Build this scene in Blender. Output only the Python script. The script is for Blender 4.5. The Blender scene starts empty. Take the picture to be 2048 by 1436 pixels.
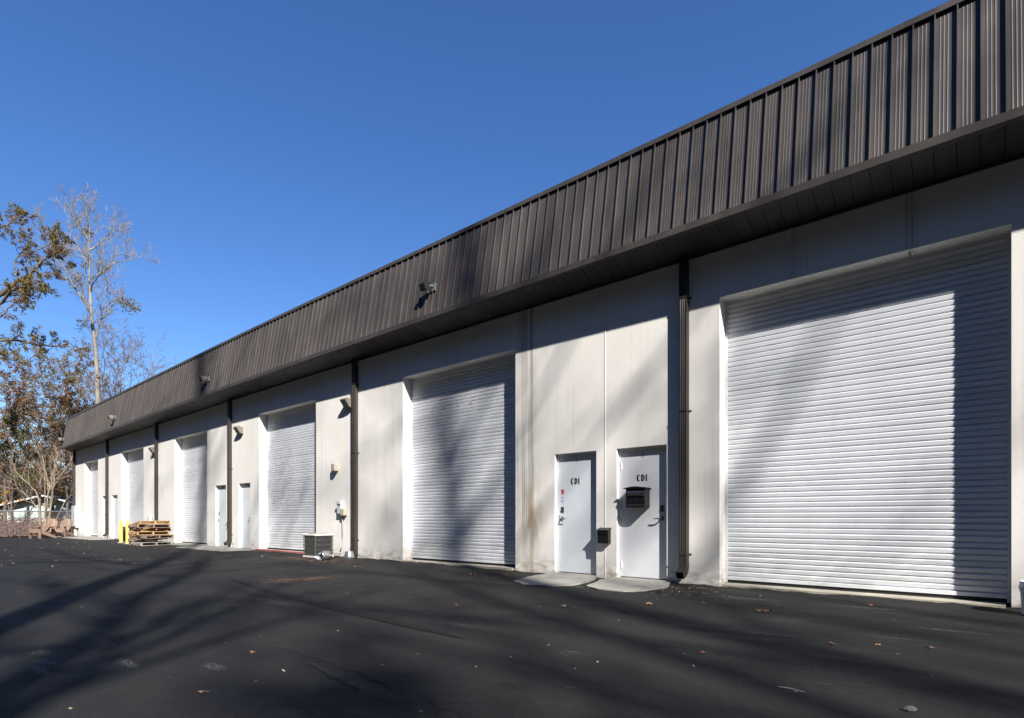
import bpy, bmesh, math, random
from mathutils import Vector, Matrix, noise as mnoise

R = math.radians
scene = bpy.context.scene
col = scene.collection

# ------------------------------------------------------------------ camera
CAM = Vector((0.0, -8.19, 0.987))
cam_data = bpy.data.cameras.new("camera")
cam = bpy.data.objects.new("camera", cam_data)
col.objects.link(cam)
cam.location = CAM
cam.rotation_euler = (R(90), 0, R(40.02))
cam_data.sensor_width = 36.0
cam_data.lens = 1120 / 2048 * 36
cam_data.shift_y = 0.1553
cam_data.clip_end = 2000
scene.camera = cam

# ------------------------------------------------------------------ world, sun, exposure
SUN_DIR = Vector((2.0, -1.0, 1.75)).normalized()      # towards the sun
sun_el = math.asin(SUN_DIR.z)
sun_az = math.atan2(SUN_DIR.x, SUN_DIR.y)
world = bpy.data.worlds.new("World")
scene.world = world
world.use_nodes = True
wn = world.node_tree.nodes
bg = wn["Background"]
sky = wn.new("ShaderNodeTexSky")
sky.sky_type = 'NISHITA'
sky.sun_disc = False
sky.sun_elevation = sun_el
sky.sun_rotation = sun_az
sky.altitude = 0
sky.air_density = 1.0
sky.dust_density = 0.0
sky.ozone_density = 5.0
hsv = wn.new("ShaderNodeHueSaturation")               # clear, saturated autumn blue
hsv.inputs["Saturation"].default_value = 1.165
hsv.inputs["Hue"].default_value = 0.509
world.node_tree.links.new(sky.outputs[0], hsv.inputs["Color"])
world.node_tree.links.new(hsv.outputs[0], bg.inputs[0])
bg.inputs[1].default_value = 0.075
sun_data = bpy.data.lights.new("sun", 'SUN')
sun_data.energy = 5.0
sun_data.angle = R(0.85)
sun_data.color = (1.0, 0.95, 0.87)
sun = bpy.data.objects.new("sun", sun_data)
col.objects.link(sun)
sun.rotation_euler = SUN_DIR.to_track_quat('Z', 'Y').to_euler()
sun.location = (20, -20, 40)
vs = scene.view_settings
vs.view_transform = 'Standard'
vs.look = 'None'
vs.exposure = 1.22
vs.gamma = 1.0
vs.use_curve_mapping = False

# ------------------------------------------------------------------ materials
def new_mat(name):
    m = bpy.data.materials.new(name)
    m.use_nodes = True
    nt = m.node_tree
    return m, nt, nt.nodes, nt.links, nt.nodes["Principled BSDF"]

class NG:
    """tiny helper for node wiring"""
    def __init__(s, nt):
        s.nt, s.n, s.l = nt, nt.nodes, nt.links
    def pos(s, scale=(1, 1, 1)):
        g = s.n.new("ShaderNodeNewGeometry")
        if scale == (1, 1, 1):
            return g.outputs["Position"]
        v = s.n.new("ShaderNodeVectorMath"); v.operation = 'MULTIPLY'
        s.l.new(g.outputs["Position"], v.inputs[0]); v.inputs[1].default_value = scale
        return v.outputs[0]
    def noise(s, vec, scale, detail=4, rough=0.55, out="Fac"):
        t = s.n.new("ShaderNodeTexNoise")
        s.l.new(vec, t.inputs["Vector"])
        t.inputs["Scale"].default_value = scale
        t.inputs["Detail"].default_value = detail
        t.inputs["Roughness"].default_value = rough
        return t.outputs[out]
    def ramp(s, fac, a, b, lo=0.0, hi=1.0):
        r = s.n.new("ShaderNodeMapRange")
        s.l.new(fac, r.inputs[0])
        r.inputs[1].default_value, r.inputs[2].default_value = a, b
        r.inputs[3].default_value, r.inputs[4].default_value = lo, hi
        return r.outputs[0]
    def math(s, op, a, b=None):
        m = s.n.new("ShaderNodeMath"); m.operation = op
        for i, x in enumerate((a, b)):
            if x is None: continue
            if isinstance(x, (int, float)): m.inputs[i].default_value = x
            else: s.l.new(x, m.inputs[i])
        return m.outputs[0]
    def mix(s, fac, a, b):
        m = s.n.new("ShaderNodeMix"); m.data_type = 'RGBA'
        for k, x in ((0, fac), (6, a), (7, b)):
            if isinstance(x, (int, float)): m.inputs[k].default_value = x
            elif isinstance(x, tuple): m.inputs[k].default_value = (*x, 1) if len(x) == 3 else x
            else: s.l.new(x, m.inputs[k])
        return m.outputs[2]
    def bump(s, h, strength, dist=0.01):
        b = s.n.new("ShaderNodeBump")
        b.inputs["Strength"].default_value = strength
        b.inputs["Distance"].default_value = dist
        s.l.new(h, b.inputs["Height"])
        return b.outputs[0]
    def xyz(s, vec):
        x = s.n.new("ShaderNodeSeparateXYZ"); s.l.new(vec, x.inputs[0])
        return x.outputs
    def rand(s):
        return s.n.new("ShaderNodeObjectInfo").outputs["Random"]

def simple(name, c, rough=0.6, metal=0.0, var=0.15, scale=6.0, vscale=(1, 1, 1), bump=0.0, bscale=60, spec=0.5, randvar=0.0):
    m, nt, n, l, p = new_mat(name)
    g = NG(nt)
    v = g.pos(vscale)
    dark = tuple(x * (1 - var) for x in c)
    lite = tuple(min(1, x * (1 + var)) for x in c)
    f = g.ramp(g.noise(v, scale), 0.3, 0.7)
    base = g.mix(f, dark, lite)
    if randvar:
        r = g.ramp(g.rand(), 0, 1, 1 - randvar, 1 + randvar)
        h = n.new("ShaderNodeHueSaturation"); l.new(base, h.inputs["Color"]); l.new(r, h.inputs["Value"])
        base = h.outputs[0]
    l.new(base, p.inputs["Base Color"])
    p.inputs["Roughness"].default_value = rough
    p.inputs["Metallic"].default_value = metal
    p.inputs["Specular IOR Level"].default_value = spec
    if bump:
        l.new(g.bump(g.noise(g.pos(), bscale, 3), bump), p.inputs["Normal"])
    return m

def wall_material():
    m, nt, n, l, p = new_mat("painted_tilt_up_concrete")
    g = NG(nt)
    P = g.pos(); X = g.xyz(P)
    base = g.mix(g.ramp(g.noise(P, 0.55, 5), 0.3, 0.7), (0.65, 0.63, 0.60), (0.72, 0.705, 0.68))
    # fine runs down the face
    runs = g.noise(g.pos((9, 9, 0.22)), 1.0, 6, 0.6)
    base = g.mix(g.ramp(runs, 0.52, 0.74, 0, 0.30), base, (0.42, 0.40, 0.37))
    speck = g.noise(P, 26, 3)
    base = g.mix(g.ramp(speck, 0.5, 0.85, 0, 0.22), base, (0.44, 0.42, 0.39))
    # leak stain near the door pier: dark runs and a rusty patch low down
    def band(cx, w):
        return g.ramp(g.math('ABSOLUTE', g.math('SUBTRACT', X[0], cx)), 0.0, w, 1.0, 0.0)
    wob = g.math('MULTIPLY', g.math('SUBTRACT', g.noise(g.pos((0, 0, 1)), 0.8, 2), 0.5), 0.10)
    fine = g.ramp(g.noise(g.pos((38, 38, 0.30)), 1.0, 5, 0.6), 0.44, 0.62)
    b1 = g.math('MULTIPLY', band(-6.54, 0.26), fine)
    base = g.mix(g.math('MULTIPLY', b1, 0.8), base, (0.20, 0.18, 0.15))
    b1c = g.ramp(g.math('ABSOLUTE', g.math('SUBTRACT', g.math('ADD', X[0], wob), -6.40)), 0.0, 0.06, 0.6, 0.0)
    base = g.mix(b1c, base, (0.22, 0.18, 0.12))
    b1d = g.ramp(g.math('ABSOLUTE', g.math('SUBTRACT', X[0], -6.60)), 0.0, 0.05, 0.4, 0.0)
    b1d = g.math('MULTIPLY', b1d, g.ramp(X[2], 3.0, 4.2))
    base = g.mix(b1d, base, (0.12, 0.11, 0.10))
    zlow = g.math('MULTIPLY', g.ramp(X[2], 1.9, 1.15), 1.0)
    zb = g.math('MULTIPLY', zlow, g.ramp(X[2], -0.2, 0.9, 0.45, 1.0))
    patch = g.math('MULTIPLY', g.math('MULTIPLY', band(-6.42, 0.42), zb), g.ramp(g.noise(g.pos((5, 5, 1.6)), 1.0, 4), 0.36, 0.6))
    base = g.mix(g.math('MULTIPLY', patch, 0.9), base, (0.26, 0.20, 0.12))
    # runs above other doors
    for cx, w, a in ((-0.66, 0.10, 0.7), (-8.55, 0.30, 0.5), (-1.9, 0.2, 0.25)):
        bb = g.math('MULTIPLY', g.math('MULTIPLY', band(cx, w), fine), g.ramp(X[2], 3.2, 4.3))
        base = g.mix(g.math('MULTIPLY', bb, a), base, (0.16, 0.14, 0.11))
    # splash dirt at the foot
    foot = g.math('MULTIPLY', g.ramp(X[2], 0.35, 0.02), g.ramp(g.noise(g.pos((4, 4, 9)), 1.2, 5), 0.42, 0.65))
    base = g.mix(g.math('MULTIPLY', foot, 0.8), base, (0.24, 0.20, 0.155))
    l.new(base, p.inputs["Base Color"])
    p.inputs["Roughness"].default_value = 0.9
    p.inputs["Specular IOR Level"].default_value = 0.2
    hh = g.math('ADD', g.noise(P, 70, 4), g.math('MULTIPLY', g.noise(P, 3, 2), 1.5))
    l.new(g.bump(hh, 0.35, 0.006), p.inputs["Normal"])
    return m

def asphalt_material():
    m, nt, n, l, p = new_mat("sealed_asphalt")
    g = NG(nt)
    P = g.pos(); X = g.xyz(P)
    big = g.noise(P, 0.35, 5, 0.6)
    med = g.noise(g.pos((1, 2.2, 1)), 1.7, 5, 0.6)
    base = g.mix(g.ramp(big, 0.3, 0.7), (0.0050, 0.0050, 0.0053), (0.0115, 0.0115, 0.0118))
    base = g.mix(g.ramp(med, 0.45, 0.75, 0, 0.7), base, (0.014, 0.014, 0.0138))
    # pale worn flecks
    fl = g.ramp(g.noise(P, 62, 3, 0.6), 0.60, 0.72)
    base = g.mix(g.math('MULTIPLY', fl, 0.45), base, (0.09, 0.086, 0.08))
    fl2 = g.ramp(g.noise(P, 135, 2, 0.6), 0.58, 0.70)
    base = g.mix(g.math('MULTIPLY', fl2, 0.6), base, (0.065, 0.063, 0.06))
    # worn wheel paths and old drips
    trk = g.ramp(g.noise(g.pos((0.12, 1.3, 1)), 1.6, 4, 0.6), 0.5, 0.72)
    base = g.mix(g.math('MULTIPLY', trk, g.ramp(g.noise(P, 6, 5, 0.7), 0.35, 0.7, 0.1, 0.7)), base, (0.017, 0.0168, 0.0165))
    drip = g.ramp(g.noise(P, 2.6, 3, 0.5), 0.66, 0.72)
    base = g.mix(g.math('MULTIPLY', drip, 0.7), base, (0.004, 0.004, 0.004))
    grit = g.noise(P, 260, 2, 0.5)
    base = g.mix(g.ramp(grit, 0.42, 0.75, 0, 0.6), base, (0.018, 0.018, 0.018))
    mot = g.noise(P, 17, 4, 0.7)
    base = g.mix(g.ramp(mot, 0.42, 0.72, 0, 0.55), base, (0.015, 0.015, 0.015))
    base = g.mix(g.ramp(mot, 0.40, 0.28, 0, 0.7), base, (0.004, 0.004, 0.004))
    # scraped patches
    for (cx, cy, rx, ry, a) in ((-5.4, -7.25, .16, .08, .6), (-4.95, -7.30, .22, .07, .5), (-4.78, -7.36, .2, .04, .6), (-4.54, -6.94, .20, .05, .7),
                                (-3.95, -6.6, .14, .06, .4), (-3.6, -4.5, .35, .10, .2), (-1.4, -3.1, .30, .06, .25), (-0.5, -2.6, .35, .06, .25),
                                (-2.2, -1.0, .5, .10, .35), (-0.9, -0.9, .5, .08, .4), (-6.3, -4.9, .4, .12, .2), (-2.3, -4.8, .18, .12, .15), (-0.25, -1.9, .3, .06, .4)):
        v = n.new("ShaderNodeVectorMath"); v.operation = 'SUBTRACT'
        l.new(P, v.inputs[0]); v.inputs[1].default_value = (cx, cy, 0)
        v2 = n.new("ShaderNodeVectorMath"); v2.operation = 'MULTIPLY'
        l.new(v.outputs[0], v2.inputs[0]); v2.inputs[1].default_value = (1 / rx, 1 / ry, 0)
        v3 = n.new("ShaderNodeVectorMath"); v3.operation = 'LENGTH'
        l.new(v2.outputs[0], v3.inputs[0])
        k = g.math('MULTIPLY', g.ramp(v3.outputs["Value"], 0.3, 1.1, 1, 0), g.ramp(g.noise(g.pos((1, 1.6, 1)), 44, 4, 0.75), 0.50, 0.62, 0, a))
        base = g.mix(k, base, (0.38, 0.37, 0.36))
    # rusty pine straw stain
    for (cx, cy, rx, ry) in ((-8.35, -3.5, 0.9, 0.6), (-22.0, -3.2, 3.0, 0.7), (-12.0, -1.2, 1.2, 0.4)):
        v = n.new("ShaderNodeVectorMath"); v.operation = 'SUBTRACT'
        l.new(P, v.inputs[0]); v.inputs[1].default_value = (cx, cy, 0)
        v2 = n.new("ShaderNodeVectorMath"); v2.operation = 'MULTIPLY'
        l.new(v.outputs[0], v2.inputs[0]); v2.inputs[1].default_value = (1 / rx, 1 / ry, 0)
        v3 = n.new("ShaderNodeVectorMath"); v3.operation = 'LENGTH'
        l.new(v2.outputs[0], v3.inputs[0])
        k = g.math('MULTIPLY', g.ramp(v3.outputs["Value"], 0.2, 1.0, 1, 0), g.ramp(g.noise(g.pos((1, 3, 1)), 9, 4, 0.7), 0.45, 0.65, 0, 0.35))
        base = g.mix(k, base, (0.07, 0.032, 0.02))
    l.new(base, p.inputs["Base Color"])
    l.new(g.ramp(med, 0.3, 0.7, 0.64, 0.88), p.inputs["Roughness"])
    p.inputs["Specular IOR Level"].default_value = 0.22
    hh = g.math('ADD', g.noise(P, 180, 3), g.math('MULTIPLY', g.noise(P, 22, 3), 1.2))
    l.new(g.bump(hh, 0.9, 0.008), p.inputs["Normal"])
    return m

def slat_material():
    m, nt, n, l, p = new_mat("white_painted_steel_curtain")
    g = NG(nt)
    base = g.mix(g.ramp(g.noise(g.pos((0.6, 1, 0.25)), 2.2, 5), 0.3, 0.7), (0.60, 0.625, 0.67), (0.68, 0.70, 0.74))
    dirt = g.ramp(g.noise(g.pos((5, 1, 0.5)), 1.0, 5, 0.65), 0.55, 0.8, 0, 0.22)
    base = g.mix(dirt, base, (0.42, 0.41, 0.40))
    sc = g.ramp(g.noise(g.pos((4, 1, 34)), 2.2, 3, 0.6), 0.72, 0.78, 0, 0.3)
    base = g.mix(sc, base, (0.26, 0.26, 0.26))
    X = g.xyz(g.pos())
    row = g.ramp(g.math('ABSOLUTE', g.math('SUBTRACT', g.math('SUBTRACT', X[2], g.math('MULTIPLY', X[0], 0.03)), 3.66)), 0.0, 0.14, 1, 0)
    row = g.math('MULTIPLY', row, g.ramp(g.math('ABSOLUTE', g.math('ADD', X[0], 8.3)), 1.0, 1.3, 1, 0))
    knock = g.math('MULTIPLY', row, g.ramp(g.noise(g.pos((5, 1, 18)), 1.6, 2, 0.5), 0.60, 0.66))
    base = g.mix(g.math('MULTIPLY', knock, 0.8), base, (0.12, 0.12, 0.12))
    low = g.math('MULTIPLY', g.ramp(X[2], 0.9, 0.1), g.ramp(g.noise(g.pos((3, 1, 9)), 1.5, 5, 0.65), 0.42, 0.7, 0, 0.5))
    base = g.mix(low, base, (0.36, 0.34, 0.31))
    r = g.ramp(g.rand(), 0, 1, 0.95, 1.05)
    h = n.new("ShaderNodeHueSaturation"); l.new(base, h.inputs["Color"]); l.new(r, h.inputs["Value"])
    l.new(h.outputs[0], p.inputs["Base Color"])
    p.inputs["Roughness"].default_value = 0.42
    l.new(g.bump(g.noise(g.pos((0.9, 1, 0.9)), 2.0, 2), 0.10, 0.02), p.inputs["Normal"])
    return m

def bronze_material(name, c, rough, var=0.2):
    m, nt, n, l, p = new_mat(name)
    g = NG(nt)
    streak = g.noise(g.pos((6, 6, 0.25)), 1.0, 5, 0.6)
    base = g.mix(g.ramp(streak, 0.3, 0.72), tuple(x * (1 - var) for x in c), tuple(x * (1 + var) for x in c))
    r = g.ramp(g.rand(), 0, 1, 0.86, 1.14)
    h = n.new("ShaderNodeHueSaturation"); l.new(base, h.inputs["Color"]); l.new(r, h.inputs["Value"])
    l.new(h.outputs[0], p.inputs["Base Color"])
    l.new(g.ramp(g.noise(g.pos(), 3, 4), 0.3, 0.7, rough - 0.06, rough + 0.08), p.inputs["Roughness"])
    p.inputs["Specular IOR Level"].default_value = 0.45
    return m

def concrete_material(name, c):
    m, nt, n, l, p = new_mat(name)
    g = NG(nt); P = g.pos()
    base = g.mix(g.ramp(g.noise(P, 2.2, 6, 0.65), 0.3, 0.7), tuple(x * 0.72 for x in c), tuple(x * 1.15 for x in c))
    base = g.mix(g.ramp(g.noise(P, 9, 5, 0.7), 0.50, 0.72, 0, 0.7), base, (0.10, 0.092, 0.078))
    l.new(base, p.inputs["Base Color"])
    p.inputs["Roughness"].default_value = 0.9
    l.new(g.bump(g.noise(P, 60, 4), 0.4, 0.006), p.inputs["Normal"])
    return m

def leaf_material(name, cols, trans=0.25):
    """foliage colours vary from clump to clump by position"""
    m, nt, n, l, p = new_mat(name)
    g = NG(nt); P = g.pos()
    f1 = g.ramp(g.noise(P, 0.9, 3), 0.35, 0.65)
    f2 = g.ramp(g.noise(P, 5.0, 2), 0.35, 0.65)
    base = g.mix(f1, cols[0], cols[1])
    base = g.mix(g.math('MULTIPLY', f2, 0.6), base, cols[2])
    l.new(base, p.inputs["Base Color"])
    p.inputs["Roughness"].default_value = 0.75
    p.inputs["Specular IOR Level"].default_value = 0.2
    tr = n.new("ShaderNodeBsdfTranslucent"); l.new(base, tr.inputs["Color"])
    mx = n.new("ShaderNodeMixShader"); mx.inputs[0].default_value = trans
    l.new(p.outputs[0], mx.inputs[1]); l.new(tr.outputs[0], mx.inputs[2])
    l.new(mx.outputs[0], n["Material Output"].inputs["Surface"])
    return m

def bark_material(name, a, b, scale=3.0):
    m, nt, n, l, p = new_mat(name)
    g = NG(nt)
    base = g.mix(g.ramp(g.noise(g.pos((1, 1, 0.5)), scale, 5, 0.65), 0.35, 0.65), a, b)
    l.new(base, p.inputs["Base Color"])
    p.inputs["Roughness"].default_value = 0.9
    p.inputs["Specular IOR Level"].default_value = 0.15
    return m

M = {}
M['wall'] = wall_material()
M['asphalt'] = asphalt_material()
M['slat'] = slat_material()
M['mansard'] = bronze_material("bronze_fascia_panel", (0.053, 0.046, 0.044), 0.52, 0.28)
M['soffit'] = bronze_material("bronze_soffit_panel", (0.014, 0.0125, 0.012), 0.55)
M['trim'] = bronze_material("bronze_trim", (0.066, 0.059, 0.057), 0.42)
M['pipe'] = bronze_material("brown_downspout_paint", (0.027, 0.0225, 0.020), 0.45)
M['backing'] = simple("dark_interior", (0.02, 0.02, 0.02), 0.9)
M['roof'] = simple("roof_membrane", (0.20, 0.19, 0.18), 0.9)
M['concrete'] = concrete_material("weathered_concrete", (0.25, 0.245, 0.22))
M['sill'] = concrete_material("door_sill_concrete", (0.34, 0.32, 0.26))
M['caulk'] = simple("joint_caulk", (0.62, 0.61, 0.58), 0.8)
M['door'] = simple("pale_blue_door_paint", (0.50, 0.54, 0.585), 0.5, var=0.05, scale=1.6)
M['door_pale'] = simple("pale_grey_door_paint", (0.56, 0.58, 0.62), 0.5, var=0.05, scale=1.6)
M['frame'] = simple("cream_frame_paint", (0.60, 0.58, 0.53), 0.6, var=0.06)
M['rubber'] = simple("black_rubber", (0.012, 0.012, 0.012), 0.8)
M['steel'] = simple("brushed_steel", (0.45, 0.45, 0.46), 0.32, metal=0.9)
M['darksteel'] = simple("tarnished_steel", (0.12, 0.12, 0.13), 0.4, metal=0.7)
M['galv'] = simple("galvanised_sheet", (0.55, 0.57, 0.60), 0.3, metal=0.9, var=0.2, scale=14)
M['black'] = simple("black_lettering", (0.010, 0.010, 0.012), 0.5, var=0.0)
M['digit'] = simple("dark_number_paint", (0.06, 0.06, 0.07), 0.5, var=0.0)
M['blackmetal'] = simple("black_powder_coat", (0.007, 0.007, 0.008), 0.4, var=0.2, scale=20)
M['greymetal'] = simple("satin_grey_flap", (0.05, 0.05, 0.06), 0.32, metal=0.5, var=0.1)
M['red'] = simple("red_sticker", (0.42, 0.03, 0.04), 0.5, var=0.1)
M['bluest'] = simple("violet_sticker", (0.35, 0.37, 0.60), 0.5, var=0.2, scale=80)
M['white'] = simple("white_paint", (0.74, 0.74, 0.74), 0.5, var=0.05)
M['bucket'] = simple("white_plastic_bucket", (0.62, 0.64, 0.70), 0.4, var=0.08)
M['redcurb'] = simple("faded_red_paint", (0.30, 0.085, 0.085), 0.9, var=0.4, scale=9)
M['yellow'] = simple("yellow_bollard_paint", (0.62, 0.52, 0.10), 0.55, var=0.14, scale=7)
M['lamp'] = simple("bronze_lamp_housing", (0.17, 0.14, 0.12), 0.5, var=0.1)
M['lens'] = simple("ribbed_lamp_glass", (0.30, 0.31, 0.31), 0.18, var=0.2, scale=40)
M['flood'] = simple("dark_flood_light", (0.016, 0.018, 0.017), 0.5)
M['floodarm'] = simple("green_grey_bracket", (0.12, 0.15, 0.12), 0.5, var=0.3, scale=30)
M['beigebox'] = simple("beige_box_paint", (0.36, 0.31, 0.26), 0.6)
M['greybox'] = simple("grey_enclosure_paint", (0.44, 0.46, 0.48), 0.5, var=0.06)
M['tanbox'] = simple("tan_plastic_box", (0.34, 0.31, 0.24), 0.6)
M['conduit'] = simple("grey_flexible_conduit", (0.30, 0.29, 0.28), 0.6)
M['accase'] = simple("beige_condenser_paint", (0.60, 0.58, 0.55), 0.5, var=0.08)
M['fins'] = simple("dark_coil_fins", (0.014, 0.014, 0.015), 0.55, var=0.6, scale=10)
M['grille'] = simple("grey_grille_wire", (0.11, 0.11, 0.107), 0.45)
M['wood_a'] = simple("fresh_pallet_wood", (0.40, 0.25, 0.125), 0.85, var=0.25, scale=5, vscale=(1, 8, 8), randvar=0.25)
M['wood_b'] = simple("weathered_pallet_wood", (0.20, 0.145, 0.105), 0.9, var=0.3, scale=5, vscale=(1, 8, 8), randvar=0.3)
M['wood_c'] = simple("grey_pallet_wood", (0.25, 0.225, 0.20), 0.9, var=0.25, scale=5, randvar=0.2)
M['chair'] = simple("brown_stained_chair_wood", (0.20, 0.135, 0.10), 0.75, var=0.2, scale=8, vscale=(1, 1, 0.3), randvar=0.2)
M['fence'] = simple("galvanised_fence_steel", (0.36, 0.37, 0.38), 0.45, metal=0.4)
M['wire'] = simple("weathered_fence_wire", (0.17, 0.13, 0.12), 0.6, metal=0.3)
M['siding'] = simple("pale_aqua_siding", (0.40, 0.47, 0.46), 0.8, var=0.2, scale=2)
M['shingle'] = simple("dark_shingle_roof", (0.035, 0.03, 0.03), 0.9, var=0.3)
M['glass'] = simple("dark_window_glass", (0.03, 0.035, 0.04), 0.1)
M['soil'] = simple("leaf_littered_soil", (0.085, 0.062, 0.05), 0.95, var=0.5, scale=3.5, bump=0.6, bscale=14)
M['litter'] = simple("dry_leaf_litter", (0.13, 0.08, 0.062), 0.9, var=0.5, scale=25)
M['rustleaf'] = simple("russet_leaf", (0.20, 0.075, 0.035), 0.8, var=0.35, scale=30)
M['straw'] = simple("old_pine_straw", (0.085, 0.042, 0.026), 0.9, var=0.4, scale=20)
M['tanleaf'] = simple("tan_leaf", (0.36, 0.22, 0.12), 0.8, var=0.25, scale=30)
M['fleck'] = simple("pale_debris", (0.24, 0.17, 0.12), 0.9, var=0.75, scale=40)
M['seal'] = simple("tar_sealant", (0.0075, 0.0075, 0.0078), 0.75, var=0.5, scale=30, spec=0.2, bump=0.5, bscale=120)
M['crack'] = simple("open_crack", (0.008, 0.008, 0.008), 0.95)
M['stick'] = simple("bleached_stick", (0.55, 0.56, 0.55), 0.8)
M['stone'] = simple("grey_stone", (0.045, 0.045, 0.05), 0.9)
M['bark_pale'] = bark_material("pale_poplar_bark", (0.13, 0.11, 0.09), (0.27, 0.24, 0.205), 2.2)
M['bark_dark'] = bark_material("dark_bark", (0.07, 0.055, 0.045), (0.15, 0.125, 0.105))
M['bark_grey'] = bark_material("grey_brown_twigs", (0.10, 0.08, 0.07), (0.18, 0.145, 0.13))
M['bark_tan'] = bark_material("tan_smooth_bark", (0.20, 0.155, 0.115), (0.32, 0.26, 0.20))
M['lf_olive'] = leaf_material("olive_autumn_leaves", ((0.105, 0.10, 0.03), (0.21, 0.12, 0.04), (0.16, 0.12, 0.035)))
M['lf_brown'] = leaf_material("brown_autumn_leaves", ((0.16, 0.10, 0.055), (0.13, 0.105, 0.045), (0.23, 0.13, 0.06)))
M['lf_red'] = leaf_material("rust_red_leaves", ((0.17, 0.075, 0.035), (0.13, 0.08, 0.04), (0.19, 0.095, 0.04)))
M['lf_green'] = leaf_material("dull_green_leaves", ((0.06, 0.075, 0.025), (0.12, 0.11, 0.035), (0.085, 0.085, 0.035)))
M['lf_dark'] = leaf_material("dark_evergreen_leaves", ((0.045, 0.055, 0.02), (0.07, 0.07, 0.025), (0.05, 0.055, 0.025)))
M['lf_yellow'] = leaf_material("yellow_orange_leaves", ((0.55, 0.28, 0.03), (0.48, 0.20, 0.03), (0.6, 0.36, 0.05)))

# ------------------------------------------------------------------ mesh helpers
class MB:
    def __init__(s): s.v, s.f = [], []
    def box(s, x0, x1, y0, y1, z0, z1):
        b = len(s.v)
        s.v += [(x, y, z) for z in (z0, z1) for y in (y0, y1) for x in (x0, x1)]
        s.f += [tuple(b + i for i in q) for q in ((0, 2, 3, 1), (4, 5, 7, 6), (0, 1, 5, 4), (2, 6, 7, 3), (0, 4, 6, 2), (1, 3, 7, 5))]
        return s
    def prism(s, poly, axis, a, b):
        """poly: 2-D outline; axis 0: (y,z) swept in x, 1: (x,z) swept in y, 2: (x,y) swept in z"""
        n = len(poly); k = len(s.v)
        def pt(p, t):
            return (t, p[0], p[1]) if axis == 0 else (p[0], t, p[1]) if axis == 1 else (p[0], p[1], t)
        s.v += [pt(p, a) for p in poly] + [pt(p, b) for p in poly]
        s.f.append(tuple(range(k + n - 1, k - 1, -1))); s.f.append(tuple(range(k + n, k + 2 * n)))
        for i in range(n):
            j = (i + 1) % n
            s.f.append((k + i, k + j, k + n + j, k + n + i))
        return s
    def tube(s, pts, rad, n=6, cap=True):
        k = len(s.v)
        pts = [Vector(p) for p in pts]
        if not hasattr(rad, '__len__'): rad = [rad] * len(pts)
        up = None
        for i, p in enumerate(pts):
            d = (pts[min(i + 1, len(pts) - 1)] - pts[max(i - 1, 0)])
            if d.length < 1e-9: d = Vector((0, 0, 1))
            d.normalize()
            if up is None:
                up = d.orthogonal().normalized()
            else:
                up = (up - d * up.dot(d))
                up = up.normalized() if up.length > 1e-6 else d.orthogonal().normalized()
            w = d.cross(up)
            for j in range(n):
                a = 2 * math.pi * j / n
                q = p + (up * math.cos(a) + w * math.sin(a)) * rad[i]
                s.v.append((q.x, q.y, q.z))
        for i in range(len(pts) - 1):
            for j in range(n):
                a, b = k + i * n + j, k + i * n + (j + 1) % n
                s.f.append((a, b, b + n, a + n))
        if cap:
            s.f.append(tuple(range(k + n - 1, k - 1, -1)))
            e = k + (len(pts) - 1) * n
            s.f.append(tuple(range(e, e + n)))
        return s
    def lathe(s, prof, cx, cy, n=20, zoff=0):
        k = len(s.v)
        for r, z in prof:
            for j in range(n):
                a = 2 * math.pi * j / n
                s.v.append((cx + r * math.cos(a), cy + r * math.sin(a), z + zoff))
        for i in range(len(prof) - 1):
            for j in range(n):
                a, b = k + i * n + j, k + i * n + (j + 1) % n
                s.f.append((a, b, b + n, a + n))
        return s
    def quad(s, p, u, w):
        k = len(s.v)
        for a, b in ((-1, -1), (1, -1), (1, 1), (-1, 1)):
            q = p + u * a + w * b
            s.v.append((q.x, q.y, q.z))
        s.f.append((k, k + 1, k + 2, k + 3))
    def mesh(s, name, mat, smooth=False):
        me = bpy.data.meshes.new(name)
        me.from_pydata(s.v, [], s.f)
        me.materials.append(mat)
        if smooth: me.polygons.foreach_set("use_smooth", [True] * len(me.polygons))
        me.update()
        return me
    def build(s, name, mat, parent=None, smooth=False):
        return link(name, s.mesh(name, mat, smooth), parent)

def link(name, me, parent=None, loc=(0, 0, 0), rot=(0, 0, 0)):
    o = bpy.data.objects.new(name, me)
    col.objects.link(o)
    if parent is not None: o.parent = parent
    o.location = loc; o.rotation_euler = rot
    return o

def tag(o, label=None, cat=None, group=None, kind=None):
    if label: o["label"] = label
    if cat: o["category"] = cat
    if group: o["group"] = group
    if kind: o["kind"] = kind
    return o

def thing(name, label, cat, loc=(0, 0, 0), rot=(0, 0, 0), group=None):
    o = bpy.data.objects.new(name, None)
    o.empty_display_size = 0.2
    col.objects.link(o)
    o.location = loc; o.rotation_euler = rot
    return tag(o, label, cat, group)

def bevel_mesh(me, w=0.004, seg=1):
    bm = bmesh.new(); bm.from_mesh(me)
    bmesh.ops.bevel(bm, geom=list(bm.edges), offset=w, segments=seg, affect='EDGES', clamp_overlap=True)
    bm.to_mesh(me); bm.free(); me.update()
    return me

def bbox(name, mat, parent, x0, x1, y0, y1, z0, z1, bev=0.0):
    me = MB().box(x0, x1, y0, y1, z0, z1).mesh(name, mat)
    if bev: bevel_mesh(me, bev)
    return link(name, me, parent)

# ------------------------------------------------------------------ ground
def gz(x, y):
    return 0.010 * math.sin(x * 0.55 + 1.3) + 0.008 * math.sin(x * 0.23 + y * 0.8) + 0.006 * math.sin(y * 1.4 - x * 0.9) - 0.006

g = MB()
g.box(-420, 300, -300, 420, -1.0, -0.10)
tag(g.build("ground", M['soil']), kind="structure")

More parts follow.
